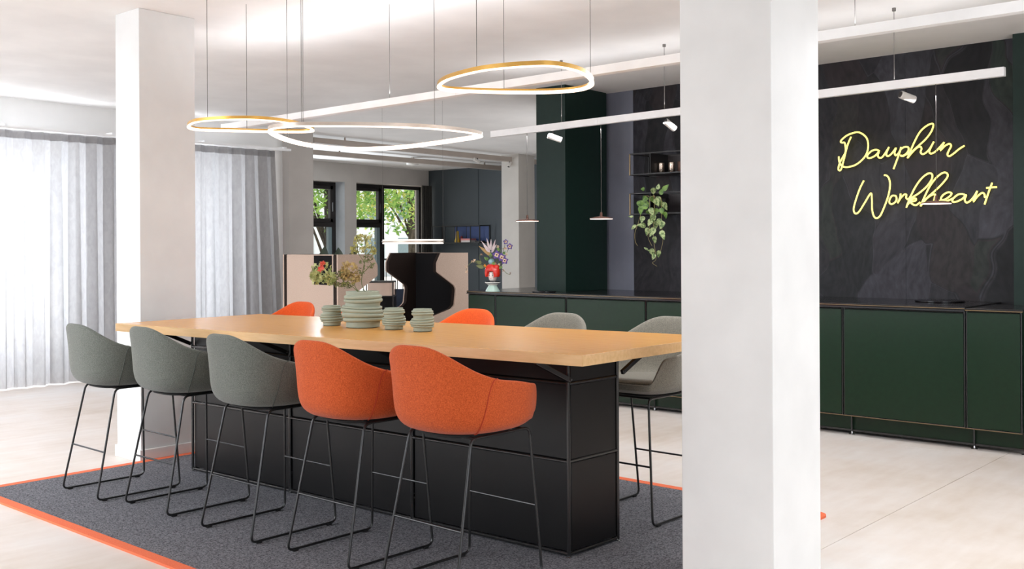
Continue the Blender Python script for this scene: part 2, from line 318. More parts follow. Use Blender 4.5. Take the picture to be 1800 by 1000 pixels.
def spline(pts, n=6, closed=False):
    P = [Vector(p) for p in pts]; m = len(P); out = []
    for i in range(m if closed else m - 1):
        if closed: a, b, c, d = P[(i - 1) % m], P[i], P[(i + 1) % m], P[(i + 2) % m]
        else: a, b, c, d = P[max(i - 1, 0)], P[i], P[i + 1], P[min(i + 2, m - 1)]
        for k in range(n):
            t = k / n; out.append(0.5 * ((2 * b) + (c - a) * t + (2 * a - 5 * b + 4 * c - d) * t * t + (3 * b - 3 * c + d - a) * t ** 3))
    if not closed: out.append(P[-1])
    return out
# ================================================================== STRUCTURE
# floor in slabs with recessed joints
fl = st(MB().box(-16, 6, -6, 16, -0.12, -0.004).build('floor', 'floor', smooth=False))
jx = [-16, -8.2, -2.0, 6]; jy = [-6, 1.2, 6.9, 16]
for i in range(3):
    for j in range(3):
        MB().box(jx[i] + .002, jx[i + 1] - .002, jy[j] + .002, jy[j + 1] - .002, -0.004, 0).build('slab', 'floor', fl, smooth=False)
# ceiling, very slightly falling towards the lounge
cpoly = [(-16, -6), (6, -6), (6, 16), (-16, 16)]
st(MB().prism(cpoly, lambda p: zceil(p[1]), lambda p: zceil(p[1]) + 0.2).build('ceiling', 'ceiling', smooth=False))
# columns
def column(name, x0, x1, y0, y1, m, label, base=True, bh=0.0):
    o = MB().prism([(x0, y0), (x1, y0), (x1, y1), (x0, y1)], 0, lambda p: zceil(p[1])).build(name, m, bevel=0.003)
    tag(o, label, 'column'); o['kind'] = 'structure'
    if base: MB().prism([(x0 - .012, y0 - .012), (x1 + .012, y0 - .012), (x1 + .012, y1 + .012), (x0 - .012, y1 + .012)], 0, 0.075).build('skirting', m, o, bevel=0.003)
    return o
column('column', -6.375, -6.075, 3.335, 3.73, 'colwhite', 'white square column standing behind the left end of the long table')
column('column', -2.165, -1.777, 3.45, 3.845, 'colwhite', 'large white column in the foreground in front of the table end', base=False)
column('column', -10.65, -10.37, 7.65, 8.02, 'colgrey', 'grey column at the end of the curtain rail')
xb = at(912, 300, 2.7)
_d = 15.5; _u = _w(912, 400); xb, yb = _d * _u[0], _d * _u[1]
column('column', xb - 0.345, xb, yb, yb + 0.373, 'colbeige', 'beige column behind the red haired vase')
# green clad column by the counter
gc = MB().prism([(-6.13, 7.30), (-5.79, 7.30), (-5.79, 7.93), (-6.13, 7.93)], 0.936, lambda p: zceil(p[1])).build('column', 'dgreen', bevel=0.002)
tag(gc, 'dark green clad column rising from the counter', 'column'); gc['kind'] = 'structure'
g2 = MB().prism([(-2.12, 7.66), (-1.0, 7.66), (-1.0, 7.72), (-2.12, 7.72)], 0, lambda p: zceil(p[1])).build('trim_1', 'dgreen', bevel=0.002); st(g2)
# kitchen back wall: botanical mural panels, one painted pale as a window reflection
def ywall(x): return 7.87 - 0.045 * (x + 3.6)
def wallpan(name, x0, x1, m, parent=None, th=0.03, z0=0.0):
    return MB().prism([(x0, ywall(x0)), (x1, ywall(x1)), (x1, ywall(x1) + th), (x0, ywall(x0) + th)], z0, lambda p: zceil(p[1]) - .0).build(name, m, parent, smooth=False)
wk = st(MB().prism([(-6.3, ywall(-6.3) + .03), (2.5, ywall(2.5) + .03), (2.5, ywall(2.5) + .25), (-6.3, ywall(-6.3) + .25)], 0, lambda p: zceil(p[1])).build('wall_kitchen', 'mural', smooth=False))
wallpan('wall_panel', -6.3, -5.502, 'muralsheen', wk)  # stretch of mural wall with the window reflection in its colour
xs = [-5.5, -4.2, -2.93, -1.0]
for i in range(3): wallpan('mural_panel', xs[i] + .0008, xs[i + 1] - .0008, 'mural', wk)
wallpan('wall_panel', -0.99, 2.5, 'mural', wk)
# lounge side: far dark wall and window wall
wf = st(MB().prism([(-13.45, 13.0), (-6.0, 13.0), (-6.0, 13.2), (-13.45, 13.2)], 0, lambda p: zceil(p[1])).build('wall_far', 'dwall', smooth=False))
for i in range(5):
    x0 = -13.45 + i * 1.24
    MB().prism([(x0 + .004, 12.985), (x0 + 1.232, 12.985), (x0 + 1.232, 13.0), (x0 + .004, 13.0)], 0, lambda p: zceil(p[1])).build('wall_panel', 'dwall2', wf, smooth=False)
st(MB().prism([(-6.3, 8.05), (-6.0, 8.05), (-6.0, 13.0), (-6.3, 13.0)], 0, lambda p: zceil(p[1])).build('wall_divider', 'dwall', smooth=False))
# window wall x = -13.45 (inner) .. -13.85 (outer); openings A, B
XI, XO = -13.45, -13.85
OA = (9.3, 11.05); OB = (11.30, 13.02); WZ0, WZ1 = 0.28, 2.44
wl = MB()
def wseg(y0, y1, z0, z1):
    wl.prism([(XO, y0), (XI, y0), (XI, y1), (XO, y1)], z0, z1)
wseg(7.0, OA[0], 0, lambda p: zceil(p[1])); wseg(OA[1], OB[0], 0, lambda p: zceil(p[1]))
wseg(OA[0], OA[1], WZ1, lambda p: zceil(p[1])); wseg(OB[0], 13.15, WZ1, lambda p: zceil(p[1]))
wseg(OA[0], OA[1], 0, WZ0); wseg(OB[0], 13.15, 0, WZ0)
wl.box(XO, XI, OB[1], 13.15, 0, WZ1)
st(wl.build('wall_lounge', 'wallgrey', smooth=False))
def window(name, y0, y1, ym, big):
    XF = -13.76
    f = MB()
    f.box(XF, XF + .07, y0, y1, WZ1 - .06, WZ1); f.box(XF, XF + .07, y0, y1, WZ0, WZ0 + .06)
    f.box(XF, XF + .07, y0, y0 + .05, WZ0, WZ1); f.box(XF, XF + .07, y1 - .05, y1, WZ0, WZ1)
    fr = st(f.build(name, 'frameblack', bevel=.003))
    MB().box(XF + .002, XF + .075, ym - .005, ym + .085, WZ0, WZ1).build('mullion', 'frameblack', fr)
    if big:   # a full height pane on the far side of the mullion
        MB().box(XF + .02, XF + .028, ym + .085, y1 - .05, WZ0 + .06, WZ1 - .06).build('pane', 'glass', fr, smooth=False)
        ya, yb_ = y0 + .05, ym - .005
    else:
        ya, yb_ = y0 + .05, ym - .005
    MB().box(XF + .002, XF + .075, ya, yb_, 1.69, 1.77).build('transom', 'frameblack', fr)
    s = MB(); t = .06                  # opening sash above the transom
    s.box(XF + .03, XF + .1, ya, yb_, 1.77, 1.77 + t); s.box(XF + .03, XF + .1, ya, yb_, WZ1 - .06 - t, WZ1 - .06)
    s.box(XF + .03, XF + .1, ya, ya + t, 1.77, WZ1 - .06); s.box(XF + .03, XF + .1, yb_ - t, yb_, 1.77, WZ1 - .06)
    so = s.build('sash', 'frameblack', fr, bevel=.003)
    MB().box(XF + .05, XF + .058, ya + t, yb_ - t, 1.77 + t, WZ1 - .06 - t).build('pane', 'glass', so, smooth=False)
    MB().box(XF + .005, XF + .06, yb_ - .075, yb_, WZ0 + .06, 1.69).build('lower_post', 'framegrey', fr)
    MB().box(XF + .02, XF + .028, ya, yb_ - .075, WZ0 + .06, 1.69).build('pane', 'glass', fr, smooth=False)
    MB().box(XF + .1, XF + .12, yb_ - .035, yb_ - .02, 1.95, 2.1).build('handle', 'chrome', so)
    return fr
window('window_1', OA[0], OA[1], 10.98, False)
window('window_2', OB[0], OB[1], 12.04, True)
MB().box(XO + .1, XI - .003, OA[1] - .004, OA[1] - .001, WZ0, WZ1).build('reveal_board', 'reveal', bpy.data.objects['window_1'], smooth=False)
# left outer wall x=-10.5..-10.75 with tall windows hidden behind the sheer curtains
wl = MB(); XL0, XL1 = -10.78, -10.5
def ws2(y0, y1, z0, z1): wl.prism([(XL0, y0), (XL1, y0), (XL1, y1), (XL0, y1)], z0, z1)
zc_ = lambda p: zceil(p[1])
ws2(-6, 7.65, 2.5, zc_); ws2(-6, -1.4, 0, 2.5); ws2(5.05, 5.95, 0, 2.5); ws2(6.85, 7.65, 0, 2.5)
ws2(-1.4, 5.05, 0, 0.08); ws2(5.95, 6.85, 0, 0.08)
wl.prism([(-13.85, 7.65), (-10.62, 7.65), (-10.62, 7.8), (-13.85, 7.8)], 0, zc_)
st(wl.build('wall_left', 'white', smooth=False))
for nm, (y0, y1) in (('window_3', (-1.4, 5.05)), ('window_4', (5.95, 6.85))):
    f = MB(); n = 5 if y1 - y0 > 3 else 1
    f.box(-10.7, -10.64, y0, y1, 2.44, 2.5); f.box(-10.7, -10.64, y0, y1, .08, .14)
    for k in range(n + 1):
        yy = y0 + (y1 - y0 - .06) * k / n; f.box(-10.7, -10.64, yy, yy + .06, .14, 2.44)
    fr = st(f.build(nm, 'framegrey', smooth=False))
    for k in range(n):
        a = y0 + (y1 - y0 - .06) * k / n + .06; b = y0 + (y1 - y0 - .06) * (k + 1) / n
        MB().box(-10.675, -10.668, a, b, .14, 2.44).build('pane', 'glass', fr, smooth=False)
# walls behind the camera with their window openings
wr = MB(); wr.prism([(-10.5, -3.7), (3.6, -3.7), (3.6, -3.5), (-10.5, -3.5)], 2.6, zc_); wr.box(-10.5, 3.6, -3.7, -3.5, 0, .25)
for x in (-3.9, -3.6, -3.3, -3.0, -2.7, -2.4, -2.1, -1.8, -1.5, -1.2, -.9, -.6, -.3, 0, .3, .6, .9, 1.2, 1.5, 1.8, 2.1, 2.4, 2.7, 3.0, 3.3): wr.prism([(x, -3.7), (x + .3, -3.7), (x + .3, -3.5), (x, -3.5)], .25, 2.6)  # rear opening closed on this side to keep light off the foreground column
st(wr.build('wall_rear', 'white', smooth=False))
wr = MB(); wr.prism([(3.4, -3.5), (3.6, -3.5), (3.6, 7.6), (3.4, 7.6)], 2.6, zc_); wr.box(3.4, 3.6, -3.5, 7.6, 0, .25); wr.prism([(3.4, 5), (3.6, 5), (3.6, 7.6), (3.4, 7.6)], .25, 2.6)
st(wr.build('wall_right', 'white', smooth=False))
# ================================================================== RUG
rx0, rx1, ry0, ry1 = -6.06, -2.215, 2.30, 4.90
def rrect(x0, x1, y0, y1, r, n=6):
    out = []
    for cx, cy, a0 in ((x1 - r, y0 + r, -90), (x1 - r, y1 - r, 0), (x0 + r, y1 - r, 90), (x0 + r, y0 + r, 180)):
        for k in range(n + 1):
            a = math.radians(a0 + 90 * k / n); out.append((cx + r * math.cos(a), cy + r * math.sin(a)))
    return out
rug = thing('rug', 'dark grey felt rug with an orange border under the long table', 'rug', (0, 0, 0))
MB().prism(rrect(rx0 + .055, rx1 - .055, ry0 + .055, ry1 - .055, .03), 0.0, 0.010).build('pile', 'rug', rug, smooth=False)
o_, i_ = rrect(rx0, rx1, ry0, ry1, .06), rrect(rx0 + .055, rx1 - .055, ry0 + .055, ry1 - .055, .03)
n = len(o_); eb = MB(); vsx = []
for z in (0.0, .011):
    for L in (o_, i_): vsx += [(p[0], p[1], z) for p in L]
fs = []
for k in range(n):
    j = (k + 1) % n; fs += [(2 * n + k, 2 * n + j, 3 * n + j, 3 * n + k), (k, j, 2 * n + j, 2 * n + k), (n + j, n + k, 3 * n + k, 3 * n + j)]
eb.add(vsx, fs); eb.build('border', 'rugedge', rug, smooth=False)
# ================================================================== LONG TABLE
TZ = 0.925; RZ = 0.010
tb = thing('long_table', 'long honey wood top table on a black panelled steel base', 'table', (-4.1, 3.55, RZ))
def tp(bd): # world coords -> local parent
    bd.v = [(x + 4.1, y - 3.55, z - RZ) for x, y, z in bd.v]; return bd
TC = [(-2.45, 3.188), (-2.46, 4.262), (-5.60, 3.90), (-5.56, 2.902)]
tp(MB().prism([TC[3], TC[0], TC[1], TC[2]], TZ - .0445, TZ)).build('tabletop', 'top', tb, bevel=.002)
# pale edge band proud by a hair, in straight lengths
def edge(a, b, name='edge_band'):
    a, b = Vector((*a, 0)), Vector((*b, 0)); d = (b - a).normalized(); nrm = Vector((d.y, -d.x, 0)) * .0015
    tp(MB().prism([(a + nrm)[:2], (b + nrm)[:2], (b - nrm)[:2], (a - nrm)[:2]], TZ - .044, TZ - .0008)).build(name, 'topedge', tb, smooth=False)
mid = tuple((Vector(TC[3]) * .735 + Vector(TC[0]) * .265))
edge(TC[3], mid); edge(mid, TC[0]); edge(TC[0], TC[1]); edge(TC[2], TC[3])
# base
BA, BB = Vector((-2.755, 3.485)), Vector((-5.555, 3.385))       # near long face, right to left
wdir = Vector((0.01, 0.345))
lv = [0.032, 0.418, 0.424, 0.755, 0.762, 0.868]
st_x = [0, .338, .672, 1.0]
def bp(t, s): return BA.lerp(BB, t) + wdir * s
cnt = 0
for s_, side in ((0, -1), (1, 1)):
    for i in range(3):
        for (z0, z1) in ((.034, .414), (.430, .750), (.766, .868)):
            g = .006
            a = bp(st_x[i], s_) + (BB - BA).normalized() * (g + .006); b = bp(st_x[i + 1], s_) - (BB - BA).normalized() * (g + .006)
            off = Vector((0, .006 * -side))
            tp(MB().prism([(b + off)[:], (a + off)[:], (a + off + Vector((0, .012)))[:], (b + off + Vector((0, .012)))[:]], z0, z1)).build('panel', 'blackpanel', tb, bevel=.0015)
for t_, sg in ((0, -1), (1, 1)):
    for (z0, z1) in ((.034, .414), (.430, .750), (.766, .868)):
        a = bp(t_, .05) + Vector((.006 * sg - .004, 0)); b = bp(t_, .95) + Vector((.006 * sg - .004, 0))
        tp(MB().prism([(a.x, a.y), (a.x + .012, a.y), (b.x + .012, b.y), (b.x, b.y)], z0, z1)).build('panel', 'blackpanel', tb, bevel=.0015)
for s_ in (0, 1):
    for z in (.024, .422, .758, .874):
        a, b = bp(0, s_), bp(1, s_); tp(MB().cyl((a.x, a.y, z), (b.x, b.y, z), .0075, 10)).build('rail', 'blacktube', tb)
    for t_ in st_x:
        a = bp(t_, s_); tp(MB().cyl((a.x, a.y, .02), (a.x, a.y, .874), .0085, 10)).build('post', 'blacktube', tb)
        f = tp(MB().lathe([(.011, 0), (.011, .003), (.006, .006), (.005, .02)], 12, (a.x, a.y, RZ))).build('foot', 'chrome', tb)
for t_ in (0, 1):
    for z in (.024, .422, .758, .874):
        a, b = bp(t_, 0), bp(t_, 1); tp(MB().cyl((a.x, a.y, z), (b.x, b.y, z), .0075, 10)).build('rail', 'blacktube', tb)
for t_ in (.0, .338, .672, 1.0):
    for s_, sy in ((0, -1), (1, 1)):
        a = bp(t_, s_); h = Vector((a.x + (.02 if t_ == 0 else 0), a.y + sy * .012, .775)); e = Vector((h.x, a.y + sy * .24, .874))
        br = tp(MB().bar(h, e, .018, .022)).build('brace', 'blacktube', tb, bevel=.003)
        tp(MB().cyl((h.x + .009, h.y + .006 * sy, h.z + .004), (h.x + .014, h.y + .006 * sy, h.z + .004), .005, 10)).build('bolt', 'chrome', tb)
# ================================================================== BAR CHAIRS
def shell_pt(phi, s, fz, zabs=None):
    cs, sn = math.cos(phi), math.sin(phi); n = 2.5 if sn < 0 else 2.5 + 1.1 * sn
    ex = math.copysign(abs(cs) ** (2 / n), cs); ey = math.copysign(abs(sn) ** (2 / n), sn)
    x = .272 * ex; y = (.235 if ey > 0 else .305) * ey
    H = rim_h(phi, y)
    return x * s, y * s + .022, H
def sstep(a, b, t): t = max(0, min(1, (t - a) / (b - a))); return t * t * (3 - 2 * t)
def rim_h(phi, y):
    d = math.degrees(phi)                     # -90 rear, +90 front
    a = abs(((d + 90) + 180) % 360 - 180)     # 0 at rear, 180 at front
    h = .968 - .004 * (a / 20) ** 2 if a < 20 else .964
    h = .970 - .128 * sstep(6, 84, a) - .042 * sstep(66, 124, a)
    h -= .128 * sstep(122, 150, a)
    return h
NP = 80; Z0 = .612
def make_chair(fab, seam, label, group):
    t = thing('bar_chair', label, 'chair', (0, 0, 0), 0, group)
    prof = [(.02, 0, 0), (.45, 0, 0), (.66, 0, .004), (.79, .015, .010), (.875, .06, .018), (.925, .16, .018), (.945, .32, .008), (.955, .50, 0), (.968, .70, 0), (.986, .86, 0), (1.0, .955, 0), (.99, .99, 0), (.965, 1.0, 0), (.935, .985, 0), (.912, .93, 0), (.885, .75, .0), (.855, .5, .01), (.81, .28, .02), (.74, .12, .035), (.6, .05, .045), (.35, .02, .048), (.02, .0, .048)]
    b = MB(); vs = []
    for (s, fz, ad) in prof:
        for k in range(NP):
            phi = 2 * math.pi * k / NP; x, y, H = shell_pt(phi, s, fz); K = H - Z0
            z = Z0 + fz * K + ad
            if s < .95 and prof.index((s, fz, ad)) > 13: z = max(z, Z0 + .044)
            yy = y + .03 * (1 - s) * (1 if y < 0 else 0)
            vs.append((x, yy, z))
    fs = [(i * NP + k, i * NP + (k + 1) % NP, (i + 1) * NP + (k + 1) % NP, (i + 1) * NP + k) for i in range(len(prof) - 1) for k in range(NP)]
    fs += [tuple(range(NP - 1, -1, -1)), tuple((len(prof) - 1) * NP + k for k in range(NP))]
    b.add(vs, fs); sh = b.build('shell', fab, t, angle=80)
    sb = sh.modifiers.new('subd', 'SUBSURF'); sb.levels = 1; sb.render_levels = 1
    # loose seat pad
    c = MB(); pr = [(.02, .655), (.66, .655), (.72, .662), (.735, .672), (.70, .681), (.5, .686), (.02, .688)]; vs = []
    for (s, z) in pr:
        for k in range(48):
            x, y, H = shell_pt(2 * math.pi * k / 48, s, 0); vs.append((x * 1.03, y + .02, z))
    c.add(vs, [(i * 48 + k, i * 48 + (k + 1) % 48, (i + 1) * 48 + (k + 1) % 48, (i + 1) * 48 + k) for i in range(len(pr) - 1) for k in range(48)] + [tuple(range(47, -1, -1)), tuple(6 * 48 + k for k in range(48))])
    c.build('seat_cushion', fab, t, angle=60)
    sm = MB()
    for sgn in (1, -1):
        pts = []
        for i in range(2, 13):
            s, fz, ad = prof[i]; phi = math.radians(-90 + sgn * (58 + 2.0 * (i - 2))); x, y, H = shell_pt(phi, s + .002, fz)
            pts.append((x, y + .03 * (1 - s) * (1 if y < 0 else 0), Z0 + fz * (H - Z0) + ad))
        MB().tube(spline(pts, 3), .0022, 6).build('seam', seam, t)
    p = MB(); vs = []
    for (s, z) in ((.02, .600), (.55, .600), (.62, .606), (.62, .614), (.02, .614)):
        for k in range(40):
            x, y, H = shell_pt(2 * math.pi * k / 40, s, 0); vs.append((x, y, z))
    p.add(vs, [(i * 40 + k, i * 40 + (k + 1) % 40, (i + 1) * 40 + (k + 1) % 40, (i + 1) * 40 + k) for i in range(4) for k in range(40)] + [tuple(range(39, -1, -1)), tuple(4 * 40 + k for k in range(40))])
    p.build('under_plate', 'rubber', t, angle=50)
    R = .0058
    for sg in (-1, 1):
        pts = rounded([(sg * .176, -.125, .605), (sg * .210, -.250, R + .004), (sg * .210, .250, R + .004), (sg * .170, .222, .605)], .035, 6, closed=True)
        MB().tube(pts, R, 10, closed=True).build('sled_leg', 'legblack', t)
    for yy, z, hw in ((-.125 - .125 * (1 - .262 / .605), .262, .176 + .034 * (1 - .262 / .605)), (.222 + .028 * (1 - .285 / .605), .285, .170 + .04 * (1 - .285 / .605))):
        MB().cyl((-hw, yy, z), (hw, yy, z), .0048, 8).build('crossbar', 'legblack', t)
    MB().tube([(-.17, -.10, .603), (.17, -.10, .603)], .006, 8).build('seat_support', 'legblack', t)
    MB().tube([(-.165, .19, .603), (.165, .19, .603)], .006, 8).build('seat_support', 'legblack', t)
    for sg in (-1, 1):
        for yy in (-.205, .205): MB().box(sg * .21 - .008, sg * .21 + .008, yy - .014, yy + .014, .0, .012).build('glide', 'rubber', t, bevel=.003)
    return t
gN, gF = 'bar chairs on the near side of the table', 'bar chairs on the far side of the table'
cg = make_chair('greyfab', 'seamgrey', 'grey green bar chair leftmost in the near row, before the curtains', gN)
co = make_chair('orfab', 'seamor', 'orange bar chair on the near side beside the grey ones', gN)
cg2 = make_chair('greyfab2', 'seamgrey', 'warm grey bar chair on the far side, half hidden by the white column', gF)
co2 = make_chair('orfab2', 'seamor', 'orange bar chair behind the table in front of the green cabinets', gF)
for c in (cg, co, cg2, co2): cache(c)
cg.location = (-5.45, 2.875, RZ); cg.scale = (.966,) * 3; cg.rotation_euler.z = math.radians(-1)
dup(cg, (-4.885, 2.945, RZ), 0, 'grey green bar chair second from the left, seen against the white column', scale=.973)
dup(cg, (-4.165, 2.945, RZ), 0, 'grey green bar chair third from the left, right beside the orange chairs', scale=.973)
co.location = (-3.53, 2.98, RZ); co.scale = (.977,) * 3; co['label'] = 'orange bar chair next to the grey ones on the near side, farther from the camera'
dup(co, (-2.91, 2.99, RZ), math.radians(-1), 'orange bar chair nearest the camera with its whole arm in view', scale=.992)
cg2.location = (-2.945, 4.35, RZ); cg2.rotation_euler.z = math.pi
dup(cg2, (-3.68, 4.36, RZ), math.pi, 'warm grey bar chair back rising behind the table, left of the half hidden one', scale=.99)
co2.location = (-4.37, 4.36, RZ); co2.scale = (.988,) * 3; co2.rotation_euler.z = math.pi
dup(co2, (-5.44, 4.33, RZ), math.pi, 'orange bar chair almost hidden behind the tallest sage vase', scale=.98)
dup(co2, (-6.06, 4.33, RZ), math.pi, 'orange bar chair behind the table at its left, behind the smallest left vase', scale=.98)
# ================================================================== VASES ON THE TABLE
def ridged(name, label, px0, px1, pyb, pyt, seed, rings, group):
    rnd = random.Random(seed)
    base = at((px0 + px1) / 2, pyb, TZ); D = -_s * base.x + _c * base.y
    R = (px1 - px0) / 2 / F_PX * D * 1.0
    ctr = Vector((base.x, base.y)) + Vector((-_s, _c)) * R * .72
    D2 = -_s * ctr.x + _c * ctr.y; R = (px1 - px0) / 2 / F_PX * D2
    Ht = CAM_H - TZ - (pyt - HY + 1.5) / F_PX * (D2) 
    t = thing(name, label, 'vase', (ctr.x, ctr.y, TZ), 0, group)
    prof = [(R * .70, 0.0), (R * .74, .003)]
    tot = sum(h for _, h, _ in rings); z = .003; H2 = Ht - .003
    for (rr, hh, dp) in rings:
        h = H2 * hh / tot; q_ = 8 if dp else 3
        for q in range(q_ + 1):
            u = q / q_; bul = math.sqrt(max(0, 1 - (2 * u - 1) ** 2)) if dp else 0
            prof.append((R * (rr - dp + dp * bul), z + h * (.02 + .96 * u)))
        z += h
    prof += [(R * (rings[-1][0] - .05), Ht + .001), (R * (rings[-1][0] - .09), Ht - .006), (R * .62, Ht * .7), (.001, Ht * .68)]
    pa, pb, pc = rnd.uniform(0, 6.28), rnd.uniform(0, 6.28), rnd.uniform(0, 6.28); nb = len(prof)
    def wb(i, a):
        zz = prof[i][1] / Ht; env = math.sin(math.pi * min(1, max(0, zz))) if i < nb - 4 else 0
        return (.035 * R * env * math.sin(9 * zz + pa), .035 * R * env * math.sin(11 * zz + pb), env * R * .045 * math.sin(a + 7 * zz + pc))
    MB().lathe(prof, 48, wob=wb).build('body', 'vase', t, angle=70)
    MB().lathe([(R * .74, -0.0), (R * .74, .001), (R * .70, .0012), (.001, .0012)], 24).build('base', 'vasein', t)
    t['_h'] = Ht
    return t, ctr, Ht, R
gv = 'ridged sage green vases on the table'
small = [(.76, .18, 0), (.95, .11, .08), (1.0, .13, .07), (.99, .12, .07), (.93, .10, .07), (.80, .13, 0), (.92, .12, .07), (.89, .11, .07), (.76, .07, 0)]
big = [(.80, .17, 0), (.96, .12, .07), (1.0, .14, .06), (1.0, .13, .06), (.95, .09, .06), (.82, .11, 0), (.92, .11, .06), (.90, .11, .06), (.79, .11, 0)]
ridged('ridged_vase', 'small ridged sage vase left of the tall flower vase', 560.5, 601, 573, 534, 1, small, gv)
_, VC, VH, VR = ridged('ridged_vase', 'tall ridged sage vase holding the dried flowers', 597, 671, 577, 509, 2, big, gv)
ridged('ridged_vase', 'small ridged sage vase between the tall vase and the rightmost one', 669.5, 712, 580, 538.5, 3, small, gv)
ridged('ridged_vase', 'small ridged sage vase at the right end of the vase group', 720, 763, 583.5, 540.5, 4, small, gv)
# ------------------------------------------------------------------ flowers in the tall vase
RT = Vector((_c, _s, 0)); FW = Vector((-_s, _c, 0)); UP = Vector((0, 0, 1))
DV = -_s * VC.x + _c * VC.y
def vpt(px, py, dd=0.0):   # point near the vase's own depth
    W = _w(px, py); d = DV + dd; return Vector((W[0] * d, W[1] * d, CAM_H + W[2] * d))
def leafquad(b, p, size, rnd, elong=1.0):
    a = Vector((rnd.gauss(0, 1), rnd.gauss(0, 1), rnd.gauss(0, 1))).normalized(); c = a.cross(Vector((rnd.gauss(0, 1), rnd.gauss(0, 1), rnd.gauss(0, 1)))).normalized()
    u = a * size * elong; v = c * size * .55
    n_ = u.cross(v).normalized() * size * .2
    b.add([p - u, p - v * .9 + n_, p + u, p + v * .9 + n_], [(0, 1, 2), (0, 2, 3)])
def floret(b, p, size, rnd):
    nrm = Vector((rnd.gauss(0, 1), rnd.gauss(0, 1), rnd.gauss(0, 1))).normalized(); u = nrm.orthogonal().normalized(); v = nrm.cross(u)
    for k in range(4):
        a = k * math.pi / 2 + rnd.uniform(-.2, .2); d = u * math.cos(a) + v * math.sin(a); e = nrm.cross(d)
        b.add([p, p + d * size * .6 - e * size * .42 + nrm * size * .12, p + d * size * 1.1, p + d * size * .6 + e * size * .42 + nrm * size * .12], [(0, 1, 2, 3)])
def spray(name, label, clusters, stems, cat='flower', group=None, seed=1):
    rnd = random.Random(seed); t = thing(name, label, cat, tuple(VC[:]) + (TZ + .02,), 0, group); off = Vector(t.location)
    b = MB()
    for st_ in stems: b.tube([p - off for p in spline(st_, 5)], .0022, 5)
    b.build('stem', 'stem', t)
    for (nm, m, lst, size, num, kind) in clusters:
        b = MB()
        for (c, r) in lst:
            for _ in range(int(num)):
                q = Vector((rnd.gauss(0, 1), rnd.gauss(0, 1), rnd.gauss(0, 1))).normalized() * rnd.uniform(.55, 1) ** .7
                p = c - off + Vector((q.x * r[0] * _c - q.y * r[1] * _s, q.x * r[0] * _s + q.y * r[1] * _c, q.z * r[2]))
                (floret if kind == 'f' else leafquad)(b, p, size * rnd.uniform(.7, 1.2), rnd)
        o = b.build(nm, m, t, smooth=False); o['kind'] = 'stuff'
    return t
mouth = Vector((VC.x, VC.y, TZ + VH - .03))
sp = 2.98e-3  # metres per pixel there
def el(px, py, rx, ry, dd=0.0): return (vpt(px, py, dd), (rx * sp, rx * sp * .9, ry * sp))
spray('hydrangea_stem', 'green hydrangea head with a pink flower leaning left out of the tall vase',
      [('petals', 'hyd', [el(566, 478, 20, 20), el(556, 486, 12, 14), el(580, 488, 12, 12)], .0105, 95, 'f'),
       ('leaves', 'stem', [el(598, 494, 14, 9), el(612, 502, 12, 5), el(588, 500, 10, 6), el(600, 482, 8, 8)], .010, 26, 'l'),
       ('pink_petals', 'pink', [el(564, 470, 4, 7, -.06), el(567, 463, 3, 3, -.06)], .011, 14, 'f')],
      [[mouth, vpt(618, 503), vpt(596, 497), vpt(575, 485)], [vpt(606, 500), vpt(600, 485), vpt(596, 476)]], seed=3)
spray('dried_hydrangea_stem', 'dried tan hydrangea head in the middle of the tall vase bouquet',
      [('petals', 'dry', [el(614, 474, 16, 15), el(622, 486, 12, 12), el(606, 482, 10, 10)], .0098, 80, 'f'),
       ('leaves', 'dryg', [el(618, 494, 10, 6), el(606, 498, 8, 5)], .010, 22, 'l')],
      [[mouth + RT * .01, vpt(626, 507), vpt(622, 495), vpt(616, 478)]], seed=4)
spray('dried_branch', 'tall dried branch with small olive leaves rising highest from the tall vase',
      [('petals', 'dryg', [el(630, 432, 9, 12), el(650, 424, 10, 12), el(644, 436, 12, 8), el(622, 440, 5, 8), el(657, 440, 5, 8), el(638, 418, 10, 7), el(628, 420, 7, 6)], .0105, 22, 'f'),
       ('leaves', 'stem', [el(640, 458, 9, 10), el(652, 466, 7, 7), el(636, 476, 6, 8), el(650, 452, 6, 6)], .011, 14, 'l')],
      [[mouth + RT * .03, vpt(636, 500), vpt(638, 475), vpt(642, 455), vpt(643, 430), vpt(640, 418)], [vpt(641, 460), vpt(630, 445), vpt(628, 428)], [vpt(642, 450), vpt(652, 440), vpt(654, 424)], [vpt(638, 480), vpt(648, 470), vpt(654, 462)], [vpt(643, 436), vpt(656, 434), vpt(658, 442)]], seed=5)
